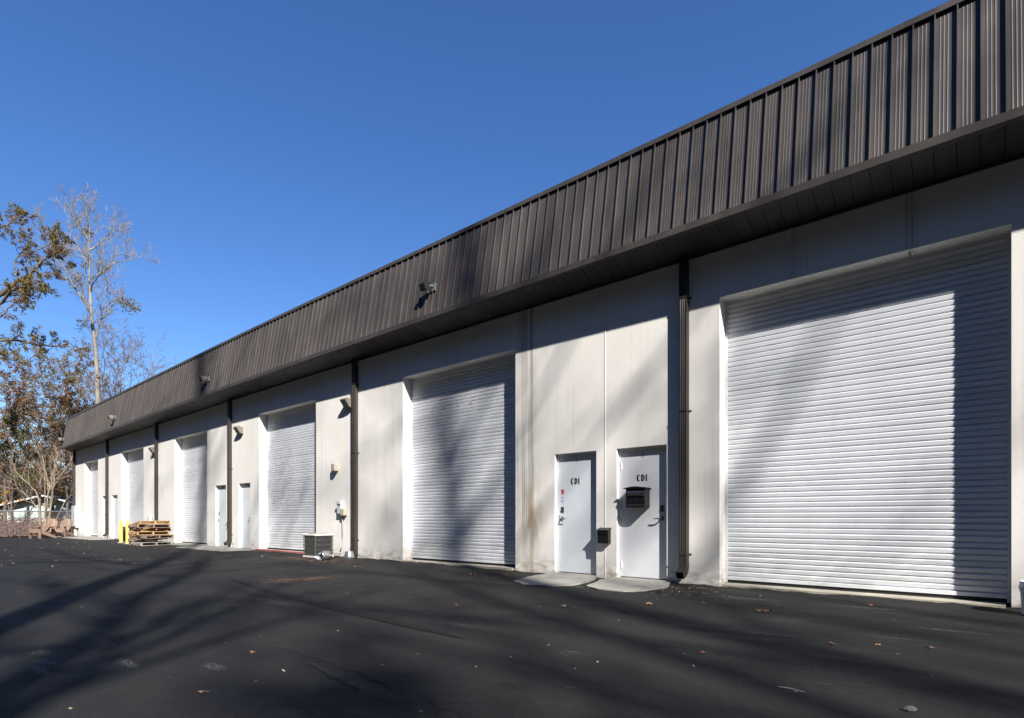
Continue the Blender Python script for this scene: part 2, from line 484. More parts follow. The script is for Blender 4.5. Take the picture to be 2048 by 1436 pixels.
rng = random.Random(7)
xs = [-38.6 + 0.18 * i for i in range(int(63.6 / 0.18) + 1)]
ys = [0.06, 0.01, -0.015, -0.04, -0.08, -0.14, -0.24, -0.4, -0.6, -0.85, -1.15] + [-1.5 - 0.4 * i for i in range(int(9.4 / 0.4) + 1)]
lot = MB()
for j, y in enumerate(ys):
    for i, x in enumerate(xs):
        z = gz(x, y)
        if 0 < j < 6: z += rng.uniform(-0.008, 0.022)
        lot.v.append((x, y + (rng.uniform(-.01, .01) if 0 < j < 6 else 0), z))
nx = len(xs)
for j in range(len(ys) - 1):
    for i in range(nx - 1):
        a = j * nx + i
        lot.f.append((a, a + nx, a + nx + 1, a + 1))
lot_o = tag(lot.build("asphalt_lot", M['asphalt'], smooth=True), kind="structure")

def strip(pts, widths, dz, seg=0.15):
    """thin ribbon that follows the asphalt"""
    mb = MB(); out = []
    for k in range(len(pts) - 1):
        a, b = Vector(pts[k]), Vector(pts[k + 1])
        n = max(1, int((b - a).length / seg))
        for i in range(n):
            t = i / n
            out.append((a.lerp(b, t), widths[k] * (1 - t) + widths[k + 1] * t))
    out.append((Vector(pts[-1]), widths[-1]))
    for i, (p, w) in enumerate(out):
        d = out[min(i + 1, len(out) - 1)][0] - out[max(i - 1, 0)][0]
        nrm = Vector((-d.y, d.x)).normalized()
        for sgn in (-1, 1):
            q = p + nrm * w * 0.5 * sgn
            mb.v.append((q.x, q.y, gz(q.x, q.y) + dz))
    for i in range(len(out) - 1):
        mb.f.append((2 * i, 2 * i + 1, 2 * i + 3, 2 * i + 2))
    return mb

strip([(-9.3, -4.2), (-8.44, -4.33), (-6.2, -4.62), (-4.0, -4.84), (-3.2, -4.95)], [.02, .13, .15, .14, .02], 0.005).build("seam_sealant", M['seal'], lot_o)
def jag(p0, p1, n, amp, w, seed):
    r = random.Random(seed); pts = []; ws = []
    a, b = Vector(p0), Vector(p1); d = (b - a); nn = Vector((-d.y, d.x)).normalized()
    for i in range(n + 1):
        t = i / n
        q = a + d * t + nn * r.uniform(-amp, amp)
        pts.append((q.x, q.y)); ws.append(w * r.uniform(0.2, 1.2) * (0.25 + math.sin(math.pi * min(1, max(0, t)))))
    return strip(pts, ws, 0.004, 0.5)
jag((-5.3, -5.9), (-2.0, -6.2), 34, 0.035, 0.02, 1).build("crack", M['crack'], lot_o)
jag((-3.55, -6.15), (-2.75, -6.28), 12, 0.02, 0.055, 2).build("crack", M['crack'], lot_o)
jag((-2.0, -5.55), (-1.5, -5.35), 10, 0.03, 0.006, 3).build("crack", M['straw'], lot_o)
jag((-2.6, -6.35), (-2.1, -6.0), 10, 0.03, 0.006, 5).build("crack", M['straw'], lot_o)
jag((-1.1, -4.75), (-0.2, -4.2), 16, 0.03, 0.012, 4).build("crack", M['crack'], lot_o)
jag((-6.6, -6.4), (-5.0, -6.9), 16, 0.04, 0.012, 6).build("crack", M['crack'], lot_o)
jag((-7.5, -5.2), (-5.6, -5.6), 16, 0.05, 0.009, 8).build("crack", M['crack'], lot_o)

# verge in front of the fence and the leafy bank behind it
vg = MB()
for i in range(60):
    y = 1.2 - i * 0.3
    r0 = -38.35 + 0.16 * math.sin(y * 3.1) + 0.1 * math.sin(y * 7.7)
    for x, z in ((-40.2, 0.02), (-39.2, 0.05), (-38.75, 0.05), (r0, -0.02)):
        vg.v.append((x, y, z))
for i in range(59):
    for k in range(3):
        a = i * 4 + k
        vg.f.append((a, a + 1, a + 5, a + 4))
tag(vg.build("verge", M['soil'], smooth=True), kind="structure")
bk = MB()
nxb, nyb = 60, 50
for j in range(nyb):
    for i in range(nxb):
        x = -40.0 - 55 * (i / (nxb - 1)) ** 1.4; y = -45 + 100 * j / (nyb - 1)
        t = min(1, max(0, (-40.0 - x) / 3.0))
        z = -0.05 + 0.55 * t + (0.25 * mnoise.noise(Vector((x * .35, y * .35, 0))) + 0.1 * mnoise.noise(Vector((x, y, 3)))) * t
        bk.v.append((x, y, z))
for j in range(nyb - 1):
    for i in range(nxb - 1):
        a = j * nxb + i
        bk.f.append((a, a + nxb, a + nxb + 1, a + 1))
tag(bk.build("bank", M['soil'], smooth=True), kind="structure")

# ------------------------------------------------------------------ the building
bld = thing("warehouse_building", "long off-white concrete warehouse with dark bronze metal mansard and roll-up doors", "warehouse")
XL, XR = -38.48, 7.0
REC = 0.255
def dz(x):            # the eave line falls away very slightly towards the far end
    return 0.0 if x > -14 else -0.24 * ((-x - 14) / 24.5) ** 1.3

ROLL = [(-2.93, 0.245, 4.20), (-10.13, -6.79, 4.20), (-17.04, -13.80, 4.19), (-23.90, -20.89, 4.07), (-30.40, -27.41, 4.03), (-36.55, -34.1, 3.94), (3.4, 6.4, 4.20)]
PED = [(-4.62, -3.745, 2.13), (-5.875, -5.01, 2.13), (-18.42, -17.62, 2.10), (-20.2, -19.37, 2.10), (-31.82, -30.96, 2.07), (-33.38, -32.6, 2.07)]
JOINTS = [XR, 1.9, -0.67, -4.84, -9.26, -11.91, -18.95, -25.69, -32.35, XL]
WT, WH = 0.40, 5.6

def grid_wall(x0, x1, z0, z1, holes, y0, y1):
    xs = sorted({x0, x1} | {h for q in holes for h in q[:2]})
    zs = sorted({z0, z1} | {h for q in holes for h in q[2:]})
    xs = [x for x in xs if x0 - 1e-6 <= x <= x1 + 1e-6]; zs = [z for z in zs if z0 - 1e-6 <= z <= z1 + 1e-6]
    solid = {}
    for i in range(len(xs) - 1):
        for k in range(len(zs) - 1):
            cx, cz = (xs[i] + xs[i + 1]) / 2, (zs[k] + zs[k + 1]) / 2
            solid[i, k] = not any(h[0] < cx < h[1] and h[2] < cz < h[3] for h in holes)
    bm = bmesh.new(); cache = {}
    def V(x, y, z):
        key = (round(x, 4), round(y, 4), round(z, 4))
        if key not in cache: cache[key] = bm.verts.new((x, y, z))
        return cache[key]
    for (i, k), s in solid.items():
        if not s: continue
        a, b, c, d = xs[i], xs[i + 1], zs[k], zs[k + 1]
        bm.faces.new((V(a, y0, c), V(b, y0, c), V(b, y0, d), V(a, y0, d)))
        bm.faces.new((V(a, y1, c), V(a, y1, d), V(b, y1, d), V(b, y1, c)))
        if not solid.get((i - 1, k)): bm.faces.new((V(a, y0, c), V(a, y0, d), V(a, y1, d), V(a, y1, c)))
        if not solid.get((i + 1, k)): bm.faces.new((V(b, y0, c), V(b, y1, c), V(b, y1, d), V(b, y0, d)))
        if not solid.get((i, k - 1)): bm.faces.new((V(a, y0, c), V(a, y1, c), V(b, y1, c), V(b, y0, c)))
        if not solid.get((i, k + 1)): bm.faces.new((V(a, y0, d), V(b, y0, d), V(b, y1, d), V(a, y1, d)))
    me = bpy.data.meshes.new("wall_panel"); bm.to_mesh(me); bm.free()
    me.materials.append(M['wall'])
    return me

holes_all = [(a, b, -1, h) for a, b, h in ROLL] + [(a, b, -1, h) for a, b, h in PED]
for q in range(len(JOINTS) - 1):
    x1, x0 = JOINTS[q], JOINTS[q + 1]
    link("wall_panel", grid_wall(x0 + 0.005, x1 - 0.005, -0.3, WH, [h for h in holes_all if h[1] > x0 and h[0] < x1], 0.0, WT), bld)
# caulked joints
for j in JOINTS[1:-1]:
    zlo = -0.2
    for a, b, h in ROLL:
        if a < j < b: zlo = h + 0.004
    bbox("joint_caulk", M['caulk'], bld, j - 0.008, j + 0.008, 0.004 if j != -4.84 else -0.006, 0.05, zlo, 5.2)
# end and back walls, roof slab
bbox("end_wall", M['wall'], bld, XL, XL + 0.35, WT + 0.002, 18, -0.3, 5.5)
bbox("end_wall", M['wall'], bld, XR - 0.35, XR, WT + 0.002, 18, -0.3, 5.5)
bbox("back_wall", M['wall'], bld, XL, XR, 18.002, 18.4, -0.3, 5.5)
bbox("roof_slab", M['roof'], bld, XL + .02, XR - .02, 0.05, 18.3, 5.62, 5.9)

# mansard: leaning backing board, coping and lip, one panel per rib
OH, ZB, TH, ZT = 0.50, 5.07, 0.22, 6.72      # outer foot of the slope and its head
SL = math.hypot(ZT - ZB, OH - TH); LEAN = math.atan2(OH - TH, ZT - ZB)
man = MB()
ns = 24
def sweep(mb, prof, x0, x1, n):
    k = len(mb.v); m = len(prof)
    for i in range(n + 1):
        x = x0 + (x1 - x0) * i / n
        mb.v += [(x, y, z + dz(x)) for y, z in prof]
    for i in range(n):
        for j in range(m):
            a, b = k + i * m + j, k + i * m + (j + 1) % m
            mb.f.append((a, a + m, b + m, b))
    mb.f.append(tuple(range(k, k + m))); e = k + n * m
    mb.f.append(tuple(range(e + m - 1, e - 1, -1)))
ML, MR = XL - 0.45, XR + 0.45
sweep(man, [(-OH + 0.03, ZB + 0.02), (-TH + 0.03, ZT), (0.25, ZT), (0.25, ZB + 0.5), (0.03, ZB + 0.3), (0.03, ZB + 0.02)], ML + 0.02, MR - 0.02, ns)
man_o = man.build("mansard", M['soffit'], bld)
cp = MB()
sweep(cp, [(-TH - 0.045, ZT - 0.030), (-TH - 0.045, ZT + 0.040), (0.30, ZT + 0.060), (0.30, ZT - 0.03), (-TH - 0.02, ZT + 0.01), (-TH - 0.02, ZT - 0.030)], ML - 0.02, MR + 0.02, ns)
cp.build("coping", M['trim'], man_o)
lp = MB()
sweep(lp, [(-OH - 0.045, ZB - 0.015), (-OH - 0.055, ZB + 0.075), (-OH - 0.02, ZB + 0.085), (-OH + 0.01, ZB + 0.01), (-OH + 0.05, ZB - 0.015)], ML - 0.02, MR + 0.02, ns)
lp.build("drip_edge", M['trim'], man_o)
# one striated panel with its standing seam, local: x across, y out (-), z up the slope
PW = 0.2006
rib = [(0.0, 0.0), (0.0, -0.034), (0.012, -0.034), (0.012, -0.003)]
prof = list(rib)
for c in (0.050, 0.085, 0.120, 0.155):
    prof += [(c - 0.009, -0.003), (c - 0.003, -0.0052), (c + 0.003, -0.0052), (c + 0.009, -0.003)]
prof += [(PW - 0.0015, -0.003), (PW - 0.0015, 0.0)]
pm = MB(); pm.prism(prof, 2, 0.06, SL - 0.02)
pme = pm.mesh("fascia_panel", M['mansard'])
npan = int((MR - ML) / PW)
for i in range(npan):
    x = ML + i * PW
    o = link("fascia_panel", pme, man_o, (x, -OH, ZB + dz(x + PW / 2)), (-LEAN, 0, 0))
# hip-end faces
for xe, sg in ((ML, -1), (MR, 1)):
    e = MB(); e.prism([(-OH, ZB + 0.03), (-TH, ZT - .02), (6, ZT - .02), (6, ZB + 0.03)], 0, xe, xe - 0.02 * sg)
    e.v = [(x, y, z + dz(xe)) for x, y, z in e.v]
    e.build("mansard_return", M['mansard'], bld)
# soffit boards, sloping slightly down to the wall
ZS = 4.90
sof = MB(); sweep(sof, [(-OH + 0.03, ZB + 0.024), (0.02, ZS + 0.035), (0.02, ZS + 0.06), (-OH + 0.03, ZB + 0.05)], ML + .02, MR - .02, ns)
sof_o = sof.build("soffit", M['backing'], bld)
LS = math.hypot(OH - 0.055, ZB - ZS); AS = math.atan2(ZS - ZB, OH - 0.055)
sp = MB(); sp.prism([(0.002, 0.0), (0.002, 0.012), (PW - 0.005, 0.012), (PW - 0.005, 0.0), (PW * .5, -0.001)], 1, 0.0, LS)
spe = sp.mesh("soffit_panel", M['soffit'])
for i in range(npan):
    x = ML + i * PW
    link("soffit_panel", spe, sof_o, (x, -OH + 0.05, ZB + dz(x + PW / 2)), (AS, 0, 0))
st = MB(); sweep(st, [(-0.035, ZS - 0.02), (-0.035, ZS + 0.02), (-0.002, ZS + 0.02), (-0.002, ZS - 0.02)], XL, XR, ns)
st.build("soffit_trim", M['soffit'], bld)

# roll-up doors ------------------------------------------------------
PITCH = 0.072
def slat_mesh(w):
    z = PITCH
    prof = [(0.0145, 0.0), (0.0145, 0.010), (0.0005, 0.0165), (-0.0055, 0.058), (-0.0035, 0.0640), (0.0145, z - 0.0005), (0.022, z - 0.0005), (0.022, 0.0)]
    mb = MB(); mb.prism(prof, 0, 0.0, w)
    return mb.mesh("slat", M['slat'])
def seam_mesh(w):
    z = PITCH
    prof = [(0.0145, 0.0), (0.0145, 0.010), (0.0005, 0.0165), (-0.001, 0.028), (0.003, 0.031), (-0.003, 0.034), (-0.004, 0.045), (0.001, 0.048), (-0.0045, 0.051), (-0.0045, 0.058), (-0.0035, 0.0640), (0.0145, z - 0.0005), (0.022, z - 0.0005), (0.022, 0.0)]
    mb = MB(); mb.prism(prof, 0, 0.0, w)
    return mb.mesh("slat", M['slat'])
for k, (a, b, h) in enumerate(ROLL):
    w = b - a
    door_o = bbox("roll_up_door", M['backing'], bld, a + 0.05, b - 0.05, REC + 0.03, REC + 0.05, 0.03, h + 0.3)
    for ga, gb in ((a + 0.003, a + 0.030), (b - 0.030, b - 0.003)):
        bbox("guide", M['slat'], door_o, ga, gb, REC - 0.012, REC + 0.06, 0.03, h + 0.1)
    bbox("bottom_seal", M['rubber'], door_o, a + 0.031, b - 0.031, REC - 0.002, REC + 0.026, 0.028, 0.075)
    bb = MB(); bb.prism([(REC - 0.016, 0.076), (REC - 0.016, 0.120), (REC - 0.010, 0.124), (REC + 0.025, 0.124), (REC + 0.025, 0.076)], 0, a + 0.031, b - 0.031)
    bb.build("bottom_bar", M['slat'], door_o)
    z = 0.125
    sm, se = slat_mesh(w - 0.062), seam_mesh(w - 0.062)
    joined = MB() ; n = 0; r2 = random.Random(k)
    while z < h + 0.05:
        me = se if n % 9 == 4 else sm
        if k < 4:
            o = link("slat", me, door_o, (a + 0.031, REC + r2.uniform(-.0015, .0015), z), (r2.uniform(-.02, .02), r2.uniform(-.0004, .0004), r2.uniform(-.0006, .0006)))
        else:
            off = len(joined.v)
            joined.v += [(v.co.x + a + 0.031, v.co.y + REC, v.co.z + z) for v in me.vertices]
            joined.f += [tuple(off + i for i in p.vertices) for p in me.polygons]
        z += PITCH; n += 1
    if k >= 4:
        tag(joined.build("slats", M['slat'], door_o), kind="stuff")
    # concrete sill in the opening
    s = MB(); s.box(a - 0.0, b + 0.0, -0.05 if k in (0, 1) else 0.0, 1.2, -0.2, 0.028)
    s.v = [(x if k not in (0, 1) or y > 0 else min(max(x, a + .05), b - .05), y, z) for x, y, z in s.v]
    s.build("door_sill", M['sill'], bld)
# dents along door two
r3 = random.Random(3)

# pedestrian doors ---------------------------------------------------
DREC = 0.076
def letter_C(w, h, t, n=14):
    """outline polygon of a bold condensed C"""
    out, inn = [], []
    for i in range(n + 1):
        a = R(48) + (R(360 - 96)) * i / n
        out.append((w / 2 + w / 2 * 1.05 * math.cos(a), h / 2 + h / 2 * math.sin(a)))
        inn.append((w / 2 + 0.06 * w + (w / 2 - t * 0.9) * math.cos(a), h / 2 + (h / 2 - t * .62) * math.sin(a)))
    quads = []
    for i in range(n): quads.append((out[i], out[i + 1], inn[i + 1], inn[i]))
    return quads
def letter_D(w, h, t, n=10):
    quads = [((0, 0), (t, 0), (t, h), (0, h))]
    out = [(t * .6, h)]; inn = [(t * .6, h - t * .62)]
    for i in range(n + 1):
        a = R(90) - R(180) * i / n
        out.append((w * .38 + (w * .62) * math.cos(a), h / 2 + h / 2 * math.sin(a)))
        inn.append((w * .38 + (w * .62 - t) * math.cos(a), h / 2 + (h / 2 - t * .62) * math.sin(a)))
    out.append((t * .6, 0)); inn.append((t * .6, t * .62))
    for i in range(len(out) - 1): quads.append((out[i], out[i + 1], inn[i + 1], inn[i]))
    return quads
def flat(quads, x, z, y, name, mat, parent):
    mb = MB()
    for q in quads:
        k = len(mb.v)
        mb.v += [(x + a, y, z + b) for a, b in q]
        mb.f.append((k, k + 1, k + 2, k + 3))
    me = mb.mesh(name, mat)
    return link(name, me, parent)

for k, (a, b, h) in enumerate(PED):
    fr = MB()
    zl = 0.012
    y0, y1 = DREC - 0.002, DREC + 0.10
    fr.box(a + 0.002, a + 0.042, y0, y1, zl, h - 0.002)
    fr.box(b - 0.042, b - 0.002, y0, y1, zl, h - 0.002)
    fr.box(a + 0.0425, b - 0.0425, y0, y1, h - 0.045, h - 0.002)
    fr.build("door_frame", M['door_pale'] if k % 2 == 0 else M['door'], bld)
    dm = MB().box(a + 0.045, b - 0.045, DREC + 0.006, DREC + 0.05, zl + 0.012, h - 0.048).mesh("door", M['door_pale'] if k in (0, 2) else M['door'])
    bevel_mesh(dm, 0.003)
    d = link("door", dm, bld)
    bbox("door_sweep", M['darksteel'], d, a + 0.045, b - 0.045, DREC - 0.006, DREC + 0.055, zl - 0.006, zl + 0.012)
    bbox("doorway_back", M['backing'], bld, a + .001, b - .001, 0.30, 0.33, 0.0, h - 0.001)
    s = MB(); s.box(a, b, -0.0, 0.5, -0.2, 0.010); s.build("door_sill", M['sill'], bld)
    fy = DREC + 0.006
    hinge_left = k % 2 == 0
    hx = a + 0.047 if hinge_left else b - 0.047
    lx = b - 0.115 if hinge_left else a + 0.115
    for hz in (0.22, 1.05, h - 0.28):
        if k < 4: bbox("hinge", M['white'] if hinge_left else M['door'], d, hx - 0.008, hx + 0.008, fy - 0.018, fy - 0.001, hz - 0.06, hz + 0.06)
    # lever set
    sg = -1 if hinge_left else 1
    hd = MB()
    ang = [2 * math.pi * i / 14 for i in range(14)]
    hd.prism([(lx + 0.036 * math.cos(t), 0.98 + 0.036 * math.sin(t)) for t in ang], 1, fy - 0.014, fy - 0.0005)
    hd.tube([(lx, fy - 0.01, 0.98), (lx, fy - 0.055, 0.98), (lx + sg * 0.03, fy - 0.065, 0.98), (lx + sg * 0.115, fy - 0.06, 0.975)], [.012, .012, .010, .008], 8)
    hd.build("handle", M['darksteel'] if k == 0 else M['steel'], d)
    db = MB()
    db.box(lx - 0.030, lx + 0.030, fy - 0.008, fy - 0.0005, 1.085, 1.185)
    db.prism([(lx + 0.02 * math.cos(t), 1.135 + 0.02 * math.sin(t)) for t in ang], 1, fy - 0.02, fy - 0.0085)
    db.build("deadbolt", M['darksteel'], d)
    if k == 1:
        bbox("latch_guard", M['steel'], d, a + 0.046, a + 0.062, fy - 0.012, fy - 0.001, 0.94, 1.04)
        # security shield and a round sticker
        shx = lx - 0.03
        sh = MB(); sh.prism([(shx, 1.50), (shx + .01, 1.425), (shx + .032, 1.40), (shx + .054, 1.425), (shx + .064, 1.50), (shx + .032, 1.492)], 1, fy - 0.003, fy - 0.001)
        sh.build("shield_sticker", M['red'], d)
        bbox("sticker", M['digit'], d, lx - 0.022, lx + 0.020, fy - 0.002, fy - 0.001, 1.352, 1.362)
        rs = MB(); rs.prism([(lx + 0.033 * math.cos(t), 1.29 + 0.036 * math.sin(t)) for t in ang], 1, fy - 0.002, fy - 0.001)
        rs.build("round_sticker", M['bluest'], d)
    if k < 2:
        x0 = -4.29 if k == 0 else -5.575
        Hc, z0 = 0.108, 1.582
        flat(letter_C(0.066, Hc, 0.0255), x0 - .008, z0, fy - 0.003, "letter", M['black'], d)
        flat(letter_D(0.060, Hc, 0.0235), x0 + 0.071, z0, fy - 0.003, "letter", M['black'], d)
        flat([((0, 0), (.0245, 0), (.0245, Hc), (0, Hc))], x0 + 0.149, z0, fy - 0.003, "letter", M['black'], d)
        cx = (a + b) / 2 - 0.01
        if k == 0:      # 11
            for dx in (-0.017, 0.007):
                q = []
                for (p0, p1, p2, p3) in (((0, 0), (.003, 0), (.003, .085), (0, .085)), ((.009, 0), (.012, 0), (.012, .085), (.009, .085)), ((0.003, .082), (.009, .082), (.009, .085), (.003, .085)), ((0.003, 0), (.009, 0), (.009, .003), (.003, .003))):
                    q.append((p0, p1, p2, p3))
                flat(q, cx + dx, 1.965, fy - 0.002, "door_number", M['digit'], d)
        else:           # 2
            pts = []
            for i in range(9):
                t = R(190) - R(230) * i / 8
                pts.append((0.016 + 0.016 * math.cos(t), 0.056 + 0.017 * math.sin(t)))
            pts += [(0.003, 0.004), (0.034, 0.004)]
            q = []
            for i in range(len(pts) - 1):
                p, r_ = Vector(pts[i]), Vector(pts[i + 1]); dd = (r_ - p).normalized(); nn = Vector((-dd.y, dd.x)) * 0.0035
                q.append((tuple(p - nn), tuple(r_ - nn), tuple(r_ + nn), tuple(p + nn)))
            flat(q, cx - 0.02, 1.975, fy - 0.002, "door_number", M['digit'], d)

# downspouts ---------------------------------------------------------
def downspout(x, bend, foot=True):
    t = dz(x)
    mb = MB(); w, dpt = 0.058, 0.105
    # fluted rectangular pipe
    prof = [(-w, 0), (-w, -dpt), (-w * .62, -dpt), (-w * .5, -dpt + .007), (-w * .38, -dpt), (-w * .12, -dpt), (0, -dpt + .007), (w * .12, -dpt), (w * .38, -dpt), (w * .5, -dpt + .007), (w * .62, -dpt), (w, -dpt),
            (w, -dpt * .62), (w - .006, -dpt * .5), (w, -dpt * .38), (w, 0)]
    mb.prism([(x + px, py - 0.012) for px, py in prof], 2, 0.30 if bend else 0.06, 4.95 + t)
    o = mb.build("downspout", M['pipe'], bld)
    for sz in (0.44, 2.6, 4.3):
        s_ = MB(); s_.box(x - w - 0.006, x + w + 0.006, -dpt - 0.018, -dpt - 0.0125, sz - .012, sz + .012)
        s_.box(x - w - 0.006, x - w - .0005, -dpt - 0.0124, -0.001, sz - .012, sz + .012)
        s_.box(x + w + .0005, x + w + 0.006, -dpt - 0.0124, -0.001, sz - .012, sz + .012)
        s_.box(x + w + 0.006, x + w + 0.035, -0.006, -0.001, sz - .012, sz + .012)
        s_.build("strap", M['pipe'], o)
    if bend:        # corrugated elbow kicking out from the wall, open end
        e = MB(); n = 12; rings = []
        for i in range(n + 1):
            a = R(70) * i / n
            rr = 0.16
            # centre line bends from down to outward
            cy = -0.012 - dpt / 2 - (rr - rr * math.cos(a)); cz = 0.30 - rr * math.sin(a)
            dn = Vector((-math.sin(a), -math.cos(a)))            # travel direction (y,z)
            nr = Vector((-math.cos(a), math.sin(a)))             # outward normal
            sc = 1.0 + (0.06 if i % 2 else 0.0)
            half = dpt / 2 * sc; ww = w * sc
            rings.append([(x - ww, cy + nr.x * half, cz + nr.y * half), (x + ww, cy + nr.x * half, cz + nr.y * half), (x + ww, cy - nr.x * half, cz - nr.y * half), (x - ww, cy - nr.x * half, cz - nr.y * half)])
        L = rings[-1]
        rings.append([(p[0], p[1] - 0.05 * math.sin(R(70)), p[2] - 0.05 * math.cos(R(70))) for p in L])
        inner = [(x + (p[0] - x) * .93, p[1], p[2]) for p in rings[-1]]
        for rg in rings: e.v += rg
        for i in range(len(rings) - 1):
            for j in range(4):
                p, q = i * 4 + j, i * 4 + (j + 1) % 4
                e.f.append((p, q, q + 4, p + 4))
        e.build("elbow", M['pipe'], o)
        # black sheet standing in for the shade inside the mouth
        k = MB(); c = [Vector(p) for p in rings[-3]]; k.v = [tuple(p) for p in c]; k.f = [(0, 1, 2, 3)]
        k.build("mouth", M['rubber'], o)
    return o
for x, bend in ((-3.44, 1), (-11.91, 0), (-18.95, 1), (-25.69, 1), (-32.35, 1), (-38.40, 1), (1.9, 1)):
    downspout(x, bend)

# ------------------------------------------------------------------ concrete pads and painted edge
def pad(name, outline, z0, z1, mat):
    """slab whose top falls from z1 at the wall to z0 at its toe; outline in x,y"""
    mb = MB(); n = len(outline)
    ymin = min(p[1] for p in outline)
    zt = [z1 + (z0 - z1) * (p[1] / ymin) + gz(*p) * 0.6 for p in outline]
    mb.v = [(p[0], p[1], z) for p, z in zip(outline, zt)] + [(p[0], p[1], -0.15) for p in outline]
    mb.f = [tuple(range(n))] + [(i, n + i, n + (i + 1) % n, (i + 1) % n) for i in range(n)]
    o = mb.build(name, mat)
    return tag(o, kind="structure")
def blob_pad(x0, x1, depth, seed, z1=0.035):
    r = random.Random(seed); pts = [(x0, -0.002)]
    n = 9
    pts += [(x0 - r.uniform(0, .03), -depth * t + r.uniform(-.02, .02)) for t in (.3, .6, .85)]
    for i in range(n + 1):
        t = i / n
        pts.append((x0 + (x1 - x0) * t, -depth * (0.93 + 0.07 * math.sin(math.pi * t)) + r.uniform(-.03, .03)))
    pts += [(x1 + r.uniform(0, .03), -depth * t + r.uniform(-.02, .02)) for t in (.8, .55, .3)]
    pts.append((x1, -0.002))
    return pts
def ragged(corners, seed, amp=.022, step=.12):
    r = random.Random(seed); out = []
    for i in range(len(corners) - 1):
        a, b = Vector(corners[i]), Vector(corners[i + 1]); n = max(1, int((b - a).length / step)); nn = Vector((-(b - a).y, (b - a).x)).normalized()
        for k in range(n):
            q = a.lerp(b, k / n) + (nn * r.uniform(-amp, amp) if (i or k) else Vector((0, 0))); out.append((q.x, min(q.y, -.002)))
    out.append(corners[-1])
    return out
pad("concrete_pad", ragged([(-5.95, -.002), (-5.86, -.8), (-5.66, -1.42), (-5.30, -1.62), (-4.85, -1.60), (-4.68, -1.30), (-4.70, -.8), (-4.98, -.002)], 1), 0.008, 0.026, M['concrete'])
pad("concrete_pad", ragged([(-4.78, -.002), (-4.56, -.80), (-4.42, -1.25), (-4.12, -1.42), (-3.72, -1.42), (-3.50, -1.15), (-3.48, -.6), (-3.68, -.002)], 2), 0.008, 0.026, M['concrete'])
pad("concrete_pad", blob_pad(-20.6, -17.2, 1.15, 3), 0.020, 0.028, M['concrete'])
pad("concrete_pad", blob_pad(-37.4, -30.9, 1.2, 4), 0.020, 0.028, M['concrete'])
pad("concrete_pad", blob_pad(-24.4, -21.0, 0.55, 5), 0.020, 0.026, M['concrete'])
rc = bbox("painted_kerb", M['redcurb'], None, -17.1, -13.75, -0.10, -0.004, -0.1, 0.045, 0.01)
tag(rc, kind="structure")

# ------------------------------------------------------------------ fixtures on the building
LAMP = [(-12.21, 3.87, "square wall lamp beside the downspout nearest the air conditioner"), (-18.22, 3.80, "square wall lamp above the pair of pale doors"), (-26.0, 3.76, "distant square wall lamp beside a downspout above the pallets")]
for x, z, lab in LAMP:
    t = thing("wall_lamp", lab, "wall lamp", (x, 0, z), group="wall lamps on the pier")
    w = 0.15
    t.scale = (.88, .88, .88)
    hs = MB(); hs.prism([(-0.002, -0.13), (-0.002, 0.12), (-0.23, 0.12), (-0.245, 0.09), (-0.235, 0.085), (-0.10, -0.115), (-0.09, -0.13)], 0, -w, w)
    hs.build("housing", M['lamp'], t)
    ln = MB(); ln.prism([(-0.245, 0.083), (-0.252, 0.076), (-0.114, -0.118), (-0.104, -0.112)], 0, -w + .015, w - .015)
    ln.build("lens", M['lens'], t)
    ph = MB(); ph.tube([(0.05, -0.10, 0.12), (0.05, -0.10, 0.17)], 0.016, 8); ph.build("photocell", M['lamp'], t)
FL = [(-8.62, 5.72, "dark flood light on the mansard nearest the camera"), (-19.64, 5.60, "small flood light on the mansard above the pair of pale doors"), (-29.52, 5.47, "small flood light on the far mansard above the yellow bollards"), (-38.6, 5.31, "flood light at the far end of the mansard")]
for x, z, lab in FL:
    ym = -OH + (OH - TH) * (z - ZB) / (ZT - ZB) - 0.012
    t = thing("flood_light", lab, "flood light", (x, ym, z), group="flood lights on the mansard")
    b = MB(); b.box(-0.055, 0.055, -0.040, -0.005, -0.075, 0.075); b.build("mount_plate", M['floodarm'], t)
    a = MB(); a.tube([(0, -0.04, 0.02), (-0.04, -0.10, 0.02), (-0.07, -0.13, 0.0)], 0.018, 8); a.build("arm", M['floodarm'], t)
    hd = MB(); hd.prism([(-0.07, 0.055), (-0.10, 0.085), (-0.22, 0.075), (-0.25, 0.035), (-0.20, -0.085), (-0.09, -0.045)], 0, -0.20, -0.03)
    hd.build("lamp_head", M['flood'] if x > -12 else M['lamp'], t)
    v = MB(); v.prism([(-0.2505, 0.033), (-0.2005, -0.087), (-0.206, -0.090), (-0.256, 0.030)], 0, -0.19, -0.04); v.build("lens", M['flood'], t)

o = bbox("junction_box", M['beigebox'], None, -12.87, -12.72, -0.13, -0.001, 2.20, 2.38, 0.008)
tag(o, "small beige box on the white wall beside the near wall lamp", "junction box")
t = thing("disconnect_switch", "grey electrical disconnect box and tan outlet above the air conditioner", "electrical box", (-12.5, 0, 1.1))
bbox("enclosure", M['greybox'], t, -0.14, 0.02, -0.10, -0.001, 0.0, 0.30, 0.006)
bbox("cover_lip", M['greybox'], t, -0.15, 0.03, -0.125, -0.1005, 0.24, 0.31, 0.003)
bbox("outlet_box", M['tanbox'], t, 0.03, 0.17, -0.11, -0.001, -0.05, 0.12, 0.006)
c = MB(); c.tube([(0.0, -0.04, -0.001), (0.02, -0.04, -0.25), (0.05, -0.05, -0.6), (0.02, -0.08, -0.85), (-0.05, -0.16, -1.0), (-0.10, -0.30, -1.06), (-0.22, -0.40, -1.02)], 0.014, 8)
c.build("conduit", M['conduit'], t, True)

